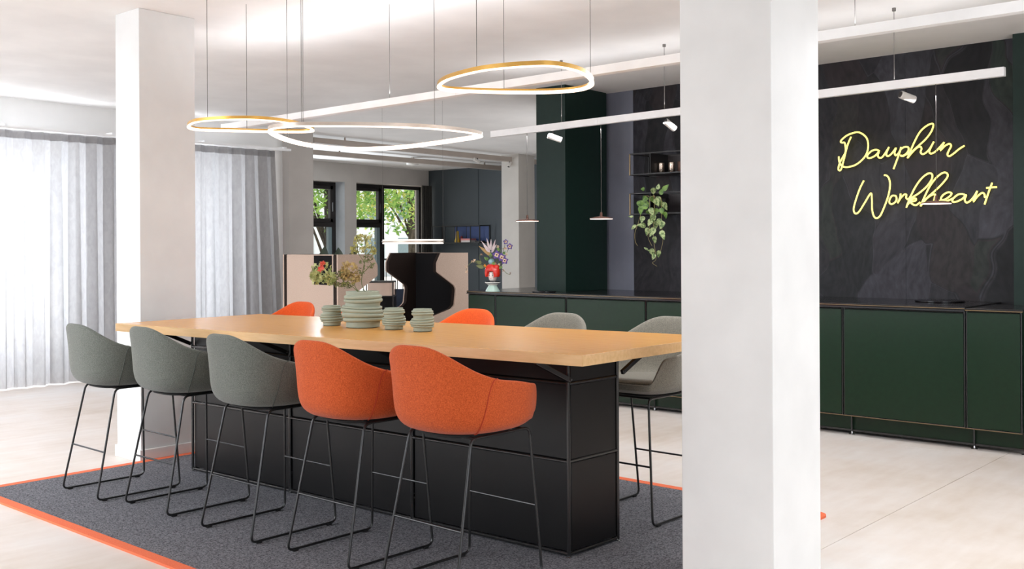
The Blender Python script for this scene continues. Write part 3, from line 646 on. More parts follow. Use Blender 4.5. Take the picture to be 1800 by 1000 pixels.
# ================================================================== RING PENDANTS
def ring(name, label, px, z, body, led, hgt, wd, cables, group, n=6, inner=True):
    pts = [at(a, b, z) for a, b in px]; c = sum(pts, Vector()) / len(pts)
    pts = spline([p - c for p in pts], n, closed=True); t = thing(name, label, 'pendant lamp', tuple(c), 0, group)
    m = len(pts)
    def band(r0, r1, z0, z1, nm, mt):
        b = MB(); vs = []
        for i in range(m):
            tg = (pts[(i + 1) % m] - pts[i - 1]).normalized(); nr = Vector((tg.y, -tg.x, 0)); nr = nr if nr.dot(pts[i]) > 0 else -nr
            for (r, zz) in ((r0, z0), (r1, z0), (r1, z1), (r0, z1)): vs.append(pts[i] + nr * r + Vector((0, 0, zz)))
        b.add(vs, [(i * 4 + k, i * 4 + (k + 1) % 4, ((i + 1) % m) * 4 + (k + 1) % 4, ((i + 1) % m) * 4 + k) for i in range(m) for k in range(4)])
        return b.build(nm, mt, t)
    if inner:   # light strip set in the inner face and underside
        band(-wd * .5, wd * .5, 0, hgt, 'ring_body', body)
        band(-wd * .5 - .003, -wd * .5 + .001, -.001, hgt * .5, 'light_strip', led)
        band(-wd * .4, wd * .5 + .0015, -.003, hgt * .13, 'lower_light_strip', led)
    else:
        band(-wd * .5, wd * .5, 0, hgt, 'ring_body', body)
        band(-wd * .45, wd * .5 + .0015, -.003, hgt * .14, 'light_strip', led)
        band(-wd * .5 - .003, -wd * .5 + .001, 0.0, hgt * .85, 'inner_light_strip', led)
    for (cx, cy) in cables:
        p = at(cx, cy, z + hgt) - c
        MB().cyl((p.x, p.y, hgt), (p.x, p.y, zceil(p.y + c.y) - c.z), .0016, 6).build('cable', 'cable', t)
    return t
ringA = [(771, 153), (780, 144), (800, 136), (840, 126), (880, 120.5), (925, 117), (965, 116), (1000, 121), (1026, 130), (1041, 144), (1037, 153), (1020, 159), (990, 162.5), (950, 164), (900, 164), (850, 163), (805, 161), (780, 158.5)]
ring('ring_pendant', 'gold ring pendant with a warm light strip, highest and rightmost of the rings', ringA, 2.10, 'gold', 'led', .022, .013, [(838, 126), (886, 163), (1038, 148)], 'ring pendant lamps over the table')
ringC = [(331, 223), (342, 215.5), (370, 212), (410, 210), (455, 210.5), (500, 215), (535, 222.5), (550, 228.5), (543, 232.5), (510, 233), (460, 232.5), (410, 231), (365, 230), (340, 228)]
ring('ring_pendant', 'gold ring pendant hanging at the left beside the white column', ringC, 2.05, 'gold', 'led', .020, .012, [(364.7, 212), (434, 232), (533, 222)], 'ring pendant lamps over the table')
ringB = [(473, 231), (484, 226), (520, 222.5), (570, 222), (640, 222.5), (710, 224), (770, 227.5), (820, 233), (846, 239), (835, 243.5), (800, 249), (750, 256), (700, 261.5), (640, 264.5), (590, 263), (540, 257), (505, 248.5), (482, 239)]
ring('ring_pendant', 'large silver ring pendant hanging in the middle above the vases', ringB, 1.95, 'silver', 'led2', .022, .012, [(505, 246), (530, 222.5), (764, 227)], 'ring pendant lamps over the table', inner=False)
# lounge ring lamp
cr = Vector((-7.55, 7.07, 1.385)); t = thing('lounge_ring_lamp', 'thin ring lamp hanging low over the high backed booths', 'pendant lamp', tuple(cr))
cp = [(0.30 * math.cos(a), 0.30 * math.sin(a), 0) for a in [2 * math.pi * k / 48 for k in range(48)]]
MB().tube([(x, y, .0) for x, y, z in cp], .0045, 8, True).build('lower_light_tube', 'led2', t)
MB().tube([(x, y, .034) for x, y, z in cp], .004, 8, True).build('upper_light_tube', 'led2', t)
MB().tube([(x, y, .017) for x, y, z in cp], .010, 6, True).build('ring_body', 'silver', t)
for k in (6, 30): MB().cyl((cp[k][0], cp[k][1], .03), (cp[k][0], cp[k][1], zceil(7.1) - cr.z), .0009, 5).build('cable', 'cable', t)
# ================================================================== LINEAR TRACKS
# 1: long light profile over the table
t1 = thing('linear_light', 'long white linear light profile crossing above the table', 'ceiling light', (-3.5, 4.3, 2.24))
a1 = ony(405, 226, 4.3); zt = 2.265
L = [(-6.62, 2.237), (-4.2, 2.25), (-2.0, 2.262), (0.6, 2.275)]
for i in range(3):
    MB().bar((L[i][0] + 3.5 + .0008, 0, L[i][1] - 2.24), (L[i + 1][0] + 3.5 - .0008, 0, L[i + 1][1] - 2.24), .05, .044).build('profile', 'track', t1, bevel=.001)
for px in (685, 1503):
    q = ony(px, 177 if px < 900 else 45, 4.3); MB().cyl((q.x + 3.5, 0, .02), (q.x + 3.5, 0, zceil(4.3) - 2.24), .0016, 6).build('cable', 'cable', t1)
# 2: track above the counter with spots
t2 = thing('track_rail', 'white track rail with spotlights hanging in front of the dark wall', 'track light', (-4, 6.4, 2.3))
z2 = lambda x: 2.292 + (x + 5.86) * (2.352 - 2.292) / 4.05 + 0.0
segs = [-5.862, -4.745, -3.2, -1.812]
for i in range(3):
    MB().bar((segs[i] + 4 + .0008, 0, z2(segs[i]) - 2.3), (segs[i + 1] + 4 - .0008, 0, z2(segs[i + 1]) - 2.3), .038, .053).build('profile', 'track', t2, bevel=.001)
for px, py in ((987, 190), (1168, 190), (1572, 145)):
    q = ony(px, py, 6.4); MB().cyl((q.x + 4, 0, z2(q.x) + .02 - 2.3), (q.x + 4, 0, zceil(6.4) - 2.3), .0018, 6).build('cable', 'cable', t2)
    MB().lathe([(.012, -.02), (.012, 0)], 10, (q.x + 4, 0, zceil(6.4) - 2.3)).build('ceiling_mount', 'cable', t2)
def spotlight(head, tail, mountz, label, r=.028, group='track spotlights'):
    h, tl = Vector(head), Vector(tail); c = (h + tl) / 2; t = thing('spotlight', label, 'spotlight', tuple(c), 0, group)
    MB().tube([h - c, tl - c], r, 20).build('housing', 'spot', t, bevel=.003)
    d = (h - tl).normalized(); MB().tube([h - c + d * .001, h - c + d * .002], r * .8, 18).build('lens', 'frameblack', t)
    MB().cyl((h + (tl - h) * .35 - c)[:], ((h + (tl - h) * .35 - c).x, (h + (tl - h) * .35 - c).y, mountz - c.z), .007, 8).build('bracket', 'frameblack', t)
for (a, b, lb) in (((963.5, 238), (976, 245), 'white cylinder spotlight under the left end of the track rail'), ((1169.5, 213), (1176, 225), 'white cylinder spotlight under the track rail above the hanging plant'), ((1583, 166), (1599, 173), 'white cylinder spotlight under the track rail above the neon sign')):
    p, q = ony(*a, 6.4), ony(*b, 6.4); q.y = 6.48; spotlight(p, q, z2(p.x) - .026, lb, .024)
# disc pendants
for (px, pc, hw, lb) in ((927, 388, .095, 'small disc pendant lamp in front of the beige column'), (1057, 384, .09, 'small disc pendant lamp in front of the pale window reflection painted on the mural'), (1646, 357, .088, 'small disc pendant lamp in front of the neon lettering')):
    q = ony(px, pc, 6.4); t = thing('disc_pendant', lb, 'pendant lamp', (q.x, 6.4, q.z - .006), 0, 'disc pendant lamps over the counter')
    MB().lathe([(hw, .004), (hw * .98, .010), (hw * .6, .018), (.012, .022), (.008, .05), (.004, .055)], 32).build('shade', 'bronze', t)
    MB().lathe([(hw * .96, .0), (hw * .97, .005), (.001, .005)], 32).build('diffuser', 'diskled', t)
    MB().cyl((0, 0, .05), (0, 0, z2(q.x) - .026 - (q.z - .006)), .0022, 6).build('cord', 'cabledark', t)
# lounge ceiling rails with spots and sensor box
for (x0, x1, y0, y1, z, hh, lb) in ((-10.62, -10.28, 8.2, 12.5, 2.71, .09, 'warm grey ceiling rail nearest the kitchen with two spotlights'), (-11.85, -11.45, 9.1, 12.88, 2.71, .08, 'warm grey ceiling rail deeper in the lounge')):
    o = MB().prism([(x0 - .04, y0), (x0 + .04, y0), (x1 + .04, y1), (x1 - .04, y1)], lambda p: zceil(p[1]) - .11, lambda p: zceil(p[1]) - .04).build('ceiling_rail', 'beam'); tag(o, lb, 'track light', 'lounge ceiling rails')
    for yy in (y0 + .5, y1 - .5):
        xx = x0 + (x1 - x0) * (yy - y0) / (y1 - y0); MB().cyl((xx, yy, zceil(yy) - .045), (xx, yy, zceil(yy)), .012, 8).build('hanger', 'beam', o)
for (a, b, lb) in (((833, 279), (843, 286), 'small spotlight on the lounge ceiling rail, the left one'), ((899, 282), (894, 293), 'small spotlight on the lounge ceiling rail beside the beige column')):
    p, q = onx(*a, -10.33), onx(*b, -10.33); spotlight(q, p, zceil(p.y) - .11, lb, .022, 'lounge spotlights')
q = at(725, 282, 2.70); o = thing('smoke_detector', 'white round ceiling sensor in the lounge', 'sensor', (q.x, q.y, zceil(q.y) - .12))
MB().lathe([(.085, .0), (.1, .01), (.1, .06)], 24).build('housing', 'spot', o, angle=60)
MB().lathe([(.03, .06), (.03, .12)], 12).build('mount', 'spot', o)
# ================================================================== CURTAINS
def curtain(y0, y1, label, n_fold, group, m='sheer', x=-10.17, z1=2.49, flare=0.0, z0=0.012, amp=.045, hem=True):
    t = thing('sheer_curtain' if m == 'sheer' else 'lounge_curtain', label, 'curtain', (x, (y0 + y1) / 2, 0), 0, group)
    N = n_fold * 12; R_ = 14; vs = []; rnd = random.Random(n_fold)
    ph = [rnd.uniform(-.4, .4) for _ in range(n_fold + 2)]
    for j in range(R_ + 1):
        f = j / R_
        for i in range(N + 1):
            u = i / N; k = u * n_fold
            y = y0 + (y1 - y0) * u + flare * (1 - f) * u ** 4
            c = k % 1.0; top = (1 if c < .8 else 1 - (c - .8) / .1 if c < .9 else (c - .9) / .1)
            wave = math.sin(2 * math.pi * k + ph[int(k)] * (1 - f) * 1.5) 
            xx = amp * (wave * (1 - f * .35) + .35 * math.sin(5.1 * k + 2) * (1 - f))
            vs.append((xx, y - (y0 + y1) / 2 + .02 * math.sin(4 * math.pi * k) * (1 - f * .5), z0 + (z1 - z0) * f))
    b = MB(); b.add(vs, [(j * (N + 1) + i, j * (N + 1) + i + 1, (j + 1) * (N + 1) + i + 1, (j + 1) * (N + 1) + i) for j in range(R_) for i in range(N)])
    b.build('cloth', m, t, angle=80)
    if hem:
        b = MB(); vs = []
        for j, z in enumerate((z1 - .07, z1 + .005)):
            for i in range(N + 1):
                v_ = b.v; u = i / N; k = u * n_fold; wave = math.sin(2 * math.pi * k)
                vs.append((amp * wave * .65 + .004, y0 + (y1 - y0) * u - (y0 + y1) / 2 + .01 * math.sin(4 * math.pi * k), z))
        b.add(vs, [(i, i + 1, N + 2 + i, N + 1 + i) for i in range(N)]); b.build('heading_tape', m, t, angle=80)
    return t
curtain(-1.3, 5.60, 'bright sheer pleated curtain left of the white column', 38, 'sheer curtains along the left wall')
curtain(5.72, 7.30, 'sheer pleated curtain between the white column and the grey column', 9, 'sheer curtains along the left wall', flare=.12)
o = MB().box(-10.195, -10.145, -1.4, 7.52, 2.505, 2.53).build('curtain_rail', 'track'); tag(o, 'white curtain rail along the left wall', 'curtain rail')
for k in range(9): MB().box(-10.52, -10.17, -1.2 + k * 1.08, -1.17 + k * 1.08, 2.53, 2.55).build('bracket', 'track', o)
curtain(12.70, 12.95, 'dark grey curtain gathered in the corner by the big window', 5, None, m='curtdark', x=-13.33, z1=2.44, amp=.05, hem=False)
# ================================================================== KITCHEN CABINETS
YF = 7.03; CZ0, CZ1 = .145, .905
edges = [-6.755, -6.405, -5.575, -4.745, -3.91, -3.076, -2.243]
def cabinet(x0, x1, label, depth=.86, z1=CZ1, group='green steel cabinet units', handle=False):
    xm = (x0 + x1) / 2; t = thing('cabinet', label, 'cabinet', (xm, YF, 0), 0, group); w_ = (x1 - x0) / 2
    MB().box(-w_ + .004, w_ - .004, .02, depth, CZ0, z1).build('body', 'green', t, smooth=False)
    MB().box(-w_ + .012, w_ - .012, -.004, .018, CZ0 + .008, z1 - .012).build('door', 'green', t, bevel=.0015)
    f = MB()
    for xx in (-w_ + .008, w_ - .008): f.cyl((xx, .008, CZ0), (xx, .008, z1), .0065, 8)
    for zz in (CZ0, z1 - .004): f.cyl((-w_ + .005, .008, zz), (w_ - .005, .008, zz), .005, 8)
    f.build('tube_frame', 'blacktube', t)
    MB().box(-w_, w_, .09, .10, .035, CZ0).build('plinth_panel', 'green', t, smooth=False)
    MB().box(-w_, w_, .075, .09, .022, .036).build('plinth_rail', 'blacktube', t)
    MB().box(-w_ + .002, w_ - .002, -.002, .006, CZ0 - .004, CZ0 + .001).build('door_lower_edge', 'brass', t)
    for xx in (-w_ + .03,):
        MB().cyl((xx, .075, .022), (xx, .075, CZ0), .007, 8).build('post', 'blacktube', t)
        MB().lathe([(.022, 0), (.022, .004), (.008, .008), (.006, .024)], 12, (xx, .075, 0)).build('foot', 'chrome', t)
    return t
labs = ['green steel cabinet unit behind the right high backed booth', 'green steel cabinet unit under the red haired vase', 'green steel cabinet unit below the dark green column', 'green steel cabinet unit below the pale window reflection painted on the mural', 'green steel cabinet unit behind the half hidden grey chair', 'wide green steel cabinet unit below the neon sign']
labs = ['narrow green cabinet unit at the left end of the row beside the booth', 'green cabinet unit behind the orange chair, below the beige and dark green columns', 'green cabinet unit below the pale window reflection painted on the mural', 'green cabinet unit below the hanging plant, behind the grey chair', 'green cabinet unit just right of the big white column', 'full green cabinet unit below the neon sign']
for i in range(6): cabinet(edges[i], edges[i + 1], labs[i])
c = cabinet(-2.243, -1.897, 'narrow green cabinet unit at the right end of the row', z1=.915)
MB().cyl((.166, .075, .022), (.166, .075, CZ0), .007, 8).build('post', 'blacktube', c)
for yy in (.075, .5): MB().lathe([(.022, 0), (.022, .004), (.008, .008), (.006, .024)], 12, (.166, yy, 0)).build('foot', 'chrome', c)
MB().cyl((.166, .075, .03), (.166, .5, .03), .006, 8).build('rail', 'blacktube', c)
wt = MB().prism([(-6.76, YF - .012), (-2.243, YF - .012), (-2.243, ywall(-2.24) - .002), (-6.0, ywall(-6.0) - .002), (-6.0, 8.0), (-6.76, 8.0)], .907, .936).build('worktop', 'ctop', bevel=.002)
tag(wt, 'long black glossy worktop over the green cabinets', 'worktop')
MB().box(-6.76, -2.243, YF - .016, YF - .010, .9245, .928).build('metal_edge', 'brass', wt)
MB().box(-6.76, -2.243, YF - .018, YF - .010, .907, .914).build('tube_edge', 'blacktube', wt)
w2 = MB().prism([(-2.24, YF - .012), (-1.89, YF - .012), (-1.89, ywall(-1.89) - .25), (-2.24, ywall(-2.24) - .2)], .915, .930).build('worktop', 'ctop', bevel=.002)
tag(w2, 'short black worktop over the narrow cabinet at the right end', 'worktop')
MB().box(-2.24, -1.89, YF - .016, YF - .010, .915, .920).build('metal_edge', 'brass', w2)
for (x, y, r, lb) in ((-5.93, 7.16, .11, 'flat black disc lying on the worktop before the green column'), (-2.60, 7.60, .17, 'flat black round plate on the worktop at the right end'), ):
    o = MB().lathe([(r * .94, 0), (r, .004), (r, .010), (r * .96, .012)], 32, (0, 0, 0)).build('flat_plate', 'blackgloss'); o.location = (x, y, .936); tag(o, lb, 'plate')
# ================================================================== WALL SHELVES, CUPS, PLANT
def wshelf(z0, z1, label):
    y0, y1 = 7.58, 7.895; x0, x1 = -5.28, -4.1
    t = thing('wall_shelf', label, 'shelf', (x0, y1, z0), 0, 'black wall shelves')
    MB().box(.12, x1 - x0, y0 - y1, 0.012, 0, .012).build('board', 'shelfblack', t, bevel=.001)
    f = MB()
    for yy in (y0 - y1, -.01):
        f.bar((0, yy, .0), (0, yy, z1 - z0), .01, .01); f.bar((0, yy, z1 - z0), (x1 - x0, yy, z1 - z0), .01, .01); f.bar((0, yy, .004), (x1 - x0, yy, .004), .01, .01)
    f.bar((0, y0 - y1, z1 - z0), (0, 0.03, z1 - z0), .01, .01); f.bar((0, y0 - y1, .004), (0, .03, .004), .01, .01)
    f.build('rod_frame', 'shelfblack', t)
    MB().box(-.002, .008, y0 - y1 - .006, y0 - y1 - .002, 0, z1 - z0).build('edge_strip', 'brass', t)
    MB().box(.20, x1 - x0, -.012, .012, .012, z1 - z0).build('back_panel', 'shelfback', t)
    MB().box(.20, .205, y0 - y1 + .02, 0.012, .012, z1 - z0).build('divider', 'shelfblack', t)
    return t
wshelf(1.975, 2.163, 'upper black wall shelf holding two silver cups')
wshelf(1.625, 1.812, 'lower black wall shelf behind the hanging plant')
for (px, lb, mm) in ((1162, 'left hammered silver cup on the upper wall shelf', 'cup'), (1181, 'right hammered silver cup on the upper wall shelf', 'cup'), (1197, 'dark cup at the column edge of the upper wall shelf', 'bronze')):
    q = ony(px, 300, 7.74); r = .030
    t = thing('cup', lb, 'cup', (q.x, 7.74, 1.987), 0, 'cups on the upper wall shelf')
    MB().lathe([(r * .9, 0), (r, .004), (r, .092), (r * .98, .095), (r * .9, .094), (r * .88, .01), (.001, .009)], 24).build('body', mm, t, angle=50)
    MB().lathe([(r * .98, .094), (r * 1.03, .097), (r * .92, .097)], 24).build('rim', mm, t)
# pothos
def leaf(parent, p, d, up, ln, wd, m, nm='leaf'):
    d = d.normalized(); s = d.cross(up)
    s = s.normalized() if s.length > .1 else d.orthogonal().normalized(); nr = s.cross(d)
    outline = [(0, 0), (.06, .30), (.22, .48), (.45, .46), (.72, .28), (1.0, 0)]
    vs = [p + d * ln * a + nr * ln * (-.18 * a * a) for a, _ in outline]; n = len(outline)
    for sg in (1, -1):
        for a, w_ in outline[1:-1]: vs.append(p + d * ln * a + s * sg * w_ * wd + nr * (.12 * wd * (w_ / .48) - .18 * ln * a * a))
    fs = []; k = n - 2
    for sg in (0, 1):
        o = n + sg * k
        f_ = [(0, 1, o)] + [(1 + i, 2 + i, o + 1 + i, o + i) for i in range(k - 1)] + [(k, k + 1, o + k - 1)]
        fs += f_ if sg else [tuple(reversed(x)) for x in f_]
    return MB().add(vs, fs).build(nm, m, parent, angle=60)
pl = thing('pothos_plant', 'trailing pothos with variegated leaves hanging from the lower wall shelf', 'plant', (-5.0, 7.66, 1.637))
po = Vector(pl.location); YP = 7.50
def pp(px, py, dy=0.0): return ony(px, py, YP + dy) - po
MB().lathe([(.045, 0), (.06, .01), (.068, .12), (.072, .125), (.06, .12), (.055, .09), (.001, .09)], 24).build('pot', 'shelfblack', pl, angle=50)
vines = [[(0, 0, .10), (.0, -.12, .13), pp(1150, 345), pp(1150, 380), pp(1148, 405), pp(1150, 430), pp(1153, 455), pp(1147, 462), pp(1155, 468)],
         [(0, 0, .10), (-.04, -.10, .13), pp(1134, 345), pp(1128, 370), pp(1122, 392), pp(1116, 410), pp(1117, 425), pp(1121, 432)],
         [(0, 0, .10), (.04, -.10, .13), pp(1162, 350), pp(1163, 385), pp(1164, 410), pp(1165, 425), pp(1161, 442)],
         [(0, 0, .10), (.0, -.1, .14), pp(1142, 350), pp(1143, 390), pp(1139, 415), pp(1146, 432)]]
for v in vines: MB().tube(spline([Vector(p) for p in v], 5), .003, 6, r_end=.0015).build('vine', 'root', pl)
rnd = random.Random(5)
LV = [(1133, 333, -1, .2, 8, 9), (1148, 330, .1, -1, 14, 12), (1165, 335, .8, .9, 17, 10), (1160, 342, .5, 1, 14, 9), (1156, 333, .2, 1, 12, 8), (1125, 352, .2, -1, 17, 16), (1140, 355, -.6, -.6, 16, 14), (1150, 350, .4, -.6, 17, 14), (1127, 362, -.1, -1, 18, 11), (1139, 362, -1, -.2, 15, 13), (1164, 356, .8, -1, 19, 12), (1158, 352, .6, -.9, 18, 10), (1135, 372, .5, -.1, 18, 9), (1148, 376, -.1, -1, 21, 13), (1160, 366, .5, -.8, 16, 10), (1135, 397, -1, .15, 19, 11), (1157, 384, .3, -1, 20, 12), (1165, 388, -.3, -1, 18, 12), (1139, 400, -.2, -1, 17, 11), (1150, 400, -.5, -1, 21, 12), (1113, 381, -1, .1, 10, 5), (1118, 395, -.9, -.9, 14, 7), (1162, 405, .3, -1, 20, 11), (1144, 437, .4, -1, 16, 11), (1157, 440, .1, -1, 15, 10), (1132, 435, 1, -.6, 15, 4), (1155, 366, -.3, -1, 15, 10), (1143, 345, .4, -1, 13, 10), (1131, 380, -.4, -1, 15, 10), (1152, 388, .1, -1, 17, 11), (1145, 385, -.5, -1, 16, 10), (1143, 365, .3, -1, 17, 11), (1168, 372, .3, -1, 15, 9), (1136, 345, -.5, -.8, 14, 12), (1158, 345, -.2, -1, 15, 11), (1149, 415, .3, -1, 16, 9), (1150, 446, -.3, -1, 13, 9)]
for i, (px, py, dx, dz, ln, wd) in enumerate(LV):
    d = (RT * dx + UP * dz) + FW * rnd.uniform(-.35, .1)
    upv = (-FW + UP * .35 + RT * rnd.uniform(-.3, .3)).normalized()
    leaf(pl, pp(px, py, rnd.uniform(-.05, .05)), d, upv, ln * .0040 * 1.08, wd * .0040 * 1.15, 'paleleaf' if i % 3 == 1 or py > 375 else 'greenleaf')
# ================================================================== NEON SIGN
A = lambda x, y: (1460 + x / 5.26, 210 + y / 5.26)
B = lambda x, y: (1600 + x / 5.2625, 210 + y / 5.2625)
Dp = [A(*p) for p in ((190, 160), (165, 215), (145, 280), (128, 350), (112, 410), (98, 458), (86, 472), (72, 462), (76, 430), (92, 385), (118, 340), (138, 300), (137, 245), (128, 214), (108, 214), (93, 206), (108, 182), (160, 143), (240, 118), (292, 132), (335, 175), (348, 240), (335, 310), (295, 370), (230, 420), (160, 440), (115, 435), (90, 412), (78, 380), (76, 342))]
ap = [A(*p) for p in ((452, 292), (425, 280), (385, 288), (350, 318), (338, 342), (352, 357), (385, 350), (420, 328), (448, 296), (436, 330), (448, 352), (475, 350), (505, 312), (540, 255))]
up_ = [A(*p) for p in ((540, 255), (520, 300), (516, 330), (532, 338), (556, 324), (585, 290), (605, 262), (592, 305), (600, 331), (618, 322), (642, 296))]
pq = [A(*p) for p in ((652, 255), (640, 300), (612, 378), (582, 458))]
pb = [A(*p) for p in ((630, 312), (650, 275), (685, 254), (715, 256), (722, 278), (705, 310), (672, 334), (645, 332), (668, 338), (700, 322), (735, 300))]
hin = [B(*p) for p in ((-26, 358), (0, 295), (40, 205), (90, 115), (150, 60), (203, 38), (213, 62), (190, 120), (140, 185), (75, 245), (18, 298), (-24, 356), (15, 308), (62, 262), (95, 252), (104, 272), (96, 302), (112, 320), (142, 310), (182, 268), (218, 205))]
iin = [B(*p) for p in ((218, 205), (190, 260), (176, 298), (192, 316), (228, 300), (272, 258), (314, 210))]
nn = [B(*p) for p in ((314, 210), (296, 246), (278, 286), (322, 244), (362, 225), (378, 245), (356, 290), (344, 324), (362, 339), (402, 315), (450, 275), (502, 242))]
Wp = [A(*p) for p in ((307, 565), (270, 640), (235, 740), (214, 820), (220, 860), (240, 870), (270, 843), (320, 763), (372, 682), (382, 735), (384, 830), (400, 893), (426, 912), (460, 888), (500, 800), (535, 700), (550, 610), (542, 550), (520, 520), (495, 515))]
op_ = [A(*p) for p in ((603, 706), (572, 704), (548, 735), (544, 768), (564, 783), (595, 766), (611, 736), (603, 706))]
rp = [A(*p) for p in ((648, 685), (640, 728), (620, 772), (650, 724), (684, 692), (702, 698), (698, 722), (718, 738), (745, 700))]
kp = [B(*p) for p in ((-36, 815), (0, 720), (50, 620), (110, 540), (170, 498), (203, 510), (196, 558), (150, 622), (80, 682), (10, 728), (-20, 770), (-36, 815))]
kb = [B(*p) for p in ((-26, 790), (15, 742), (50, 730), (50, 750), (8, 764), (22, 784), (55, 792), (92, 765))]
hp = [B(*p) for p in ((95, 802), (130, 720), (180, 620), (240, 540), (300, 494), (338, 496), (345, 530), (300, 590), (240, 650), (170, 712), (118, 765), (95, 802), (142, 742), (192, 702), (232, 694), (224, 730), (220, 756))]
ep = [B(*p) for p in ((268, 752), (320, 740), (368, 708), (382, 682), (350, 674), (308, 695), (284, 730), (302, 756), (350, 750), (398, 728))]
a2 = [B(*p) for p in ((516, 702), (480, 689), (438, 697), (395, 735), (394, 762), (428, 760), (480, 735), (518, 698), (504, 740), (520, 769), (552, 755), (592, 710), (620, 660))]
r2 = [B(*p) for p in ((620, 660), (602, 710), (584, 760), (620, 714), (662, 680), (686, 690), (690, 718), (712, 712))]
tt = [B(*p) for p in ((758, 585), (730, 660), (706, 730), (688, 786))]
tx = [B(*p) for p in ((704, 633), (760, 628), (802, 626))]
def neon(strokes, name, label):
    c = ony(*strokes[0][0], 7.80); t = thing(name, label, 'sign', (c.x, 7.80, c.z), 0, 'neon lettering')
    for s in strokes:
        pts = [ony(x, y, 7.80) - Vector(t.location) for x, y in s]; MB().tube(spline(pts, 5), .0066, 8).build('neon_stroke', 'neon', t)
        for q in (pts[0], pts[len(pts) // 2]): MB().cyl((q.x, .005, q.z), (q.x, ywall(q.x + c.x) - 7.80, q.z), .003, 6).build('standoff', 'cable', t)
    return t
neon([Dp, ap, up_, pq, pb, hin, iin, nn], 'neon_sign', 'upper line of yellow neon script on the dark mural wall')
neon([Wp, op_, rp, kp, kb, hp, ep, a2, r2, tt, tx], 'neon_sign', 'lower line of yellow neon script, partly behind a disc pendant')
# ================================================================== HIGH BACKED BOOTHS
# side panel outline in (depth from back, z), open edge = front
prof_px = [(776, 444.5), (768.5, 462), (768.5, 478), (799, 502), (801.5, 509), (799, 536), (793, 543), (764, 555)]
XP = -7.97
side = []
for px, py in prof_px:
    q = onx(px, py, XP); side.append((8.30 - q.y, q.z))
print('booth side', [(round(a, 2), round(b, 2)) for a, b in side])
def booth(name, label, loc, rz, group):
    t = thing(name, label, 'booth', loc, rz, group)          # local: back plane y=0, opens towards -y, width along x
    W2 = .42; ztop = side[0][1]
    outl = [(0, .12), (0, ztop)] + [(-d, z) for d, z in side] + [(-.60, .62), (-.60, .12)]
    outl = [outl[0], outl[1]] + [tuple(p)[:2] for p in rounded([(a, b, 0) for a, b in outl[2:10]], .015, 3)] + outl[10:]
    for sg in (1, -1):
        x0, x1 = sg * (W2 - .018), sg * W2; n_ = len(outl)
        def pan(xa, xb, nm, m):
            vs = [(xa, a, b) for a, b in outl] + [(xb, a, b) for a, b in outl]
            f1 = [tuple(range(n_)), tuple(range(2 * n_ - 1, n_ - 1, -1))] + [(i, n_ + i, n_ + (i + 1) % n_, (i + 1) % n_) for i in range(n_)]
            if xb < xa: pass
            b_ = MB().add(vs, f1); o = b_.build(nm, m, t, angle=30)
            bm = bmesh.new(); bm.from_mesh(o.data); bmesh.ops.recalc_face_normals(bm, faces=bm.faces); bmesh.ops.triangulate(bm, faces=[f for f in bm.faces if len(f.verts) > 4]); bm.to_mesh(o.data); bm.free(); return o
        pan(x0, x1, 'side_panel', 'podout'); pan(x0 - sg * .045, x0, 'side_lining', 'podin')
    MB().box(-W2 + .05, W2 - .05, -.05, 0, .12, ztop).build('back_panel', 'podout', t, bevel=.008)
    MB().box(-W2 + .075, W2 - .075, -.085, -.05, .12, ztop - .003).build('back_lining', 'podblack', t, bevel=.008)
    for sx in (-1, 1): MB().box(min(sx * .002, sx * .34), max(sx * .002, sx * .34), -.60, -.09, .36, .50).build('seat_cushion', 'podin', t, bevel=.03, seg=4)
    MB().box(-W2 + .075, W2 - .075, -.58, -.09, .16, .36).build('seat_base', 'podin', t, bevel=.01)
    for sx in (-1, 1):
        for yy in (-.05, -.55): MB().cyl((sx * .36, yy, 0), (sx * .36, yy, .13), .015, 10).build('leg', 'legblack', t)
    return t
gb = 'high backed upholstered booths'
b1 = booth('high_back_booth', 'beige booth with dark brown inside, opening towards the table', (-7.97 - .42, 8.30, 0), 0, gb)
b2 = booth('high_back_booth', 'beige booth seen from behind at the left, with a dark patch on its back', (-7.49 - .41, 6.06, 0), math.pi, gb)
MB().box(-.335, -.07, -.001, .006, 1.0, side[0][1] - .01).build('dark_back_patch', 'podblack', b2, bevel=.003)
MB().box(-.360, -.357, -.001, .004, .13, side[0][1] - .01).build('back_seam', 'seamgrey', b2)
MB().box(.421, .423, -.02, -.01, .13, 1.2).build('piping', 'podblack', b2)
# small cabinet, armchair, plants in the lounge
q = Vector((-9.587, 8.212, .93)); q2 = Vector((-9.354, 8.417, .93)); mid_ = (q + q2) / 2
t = thing('lounge_cabinet', 'small beige fronted cabinet in a black frame beyond the booths', 'cabinet', (mid_.x, mid_.y, 0), math.atan2(q2.y - q.y, q2.x - q.x))
hw = .16
MB().box(-hw + .012, hw - .012, 0, .3, .76, .918).build('front', 'cabbeige', t, smooth=False)
f = MB(); 
for zz in (.925, .752, .03): f.bar((-hw, -.005, zz), (hw, -.005, zz), .012, .012).bar((-hw, .3, zz), (hw, .3, zz), .012, .012).bar((-hw, 0, zz), (-hw, .3, zz), .012, .012).bar((hw, 0, zz), (hw, .3, zz), .012, .012)
for xx in (-hw, hw):
    for yy in (-.005, .3): f.bar((xx, yy, 0), (xx, yy, .925), .012, .012)
f.build('frame', 'frameblack', t)
MB().box(-hw, hw, -.01, .31, .925, .935).build('top', 'frameblack', t)
o = MB().sphere((0, 0, 0), .13, 16, (1, 1, .8)).build('dark_pouffe', 'podblack'); o.location = (mid_.x + .02, mid_.y + .16, .62)
bpy.data.objects.remove(o)
MB().box(-hw + .012, hw - .012, .03, .29, .30, .745).build('shadow_block', 'podblack', t, smooth=False)  # dark block standing in for the shadow below the cabinet
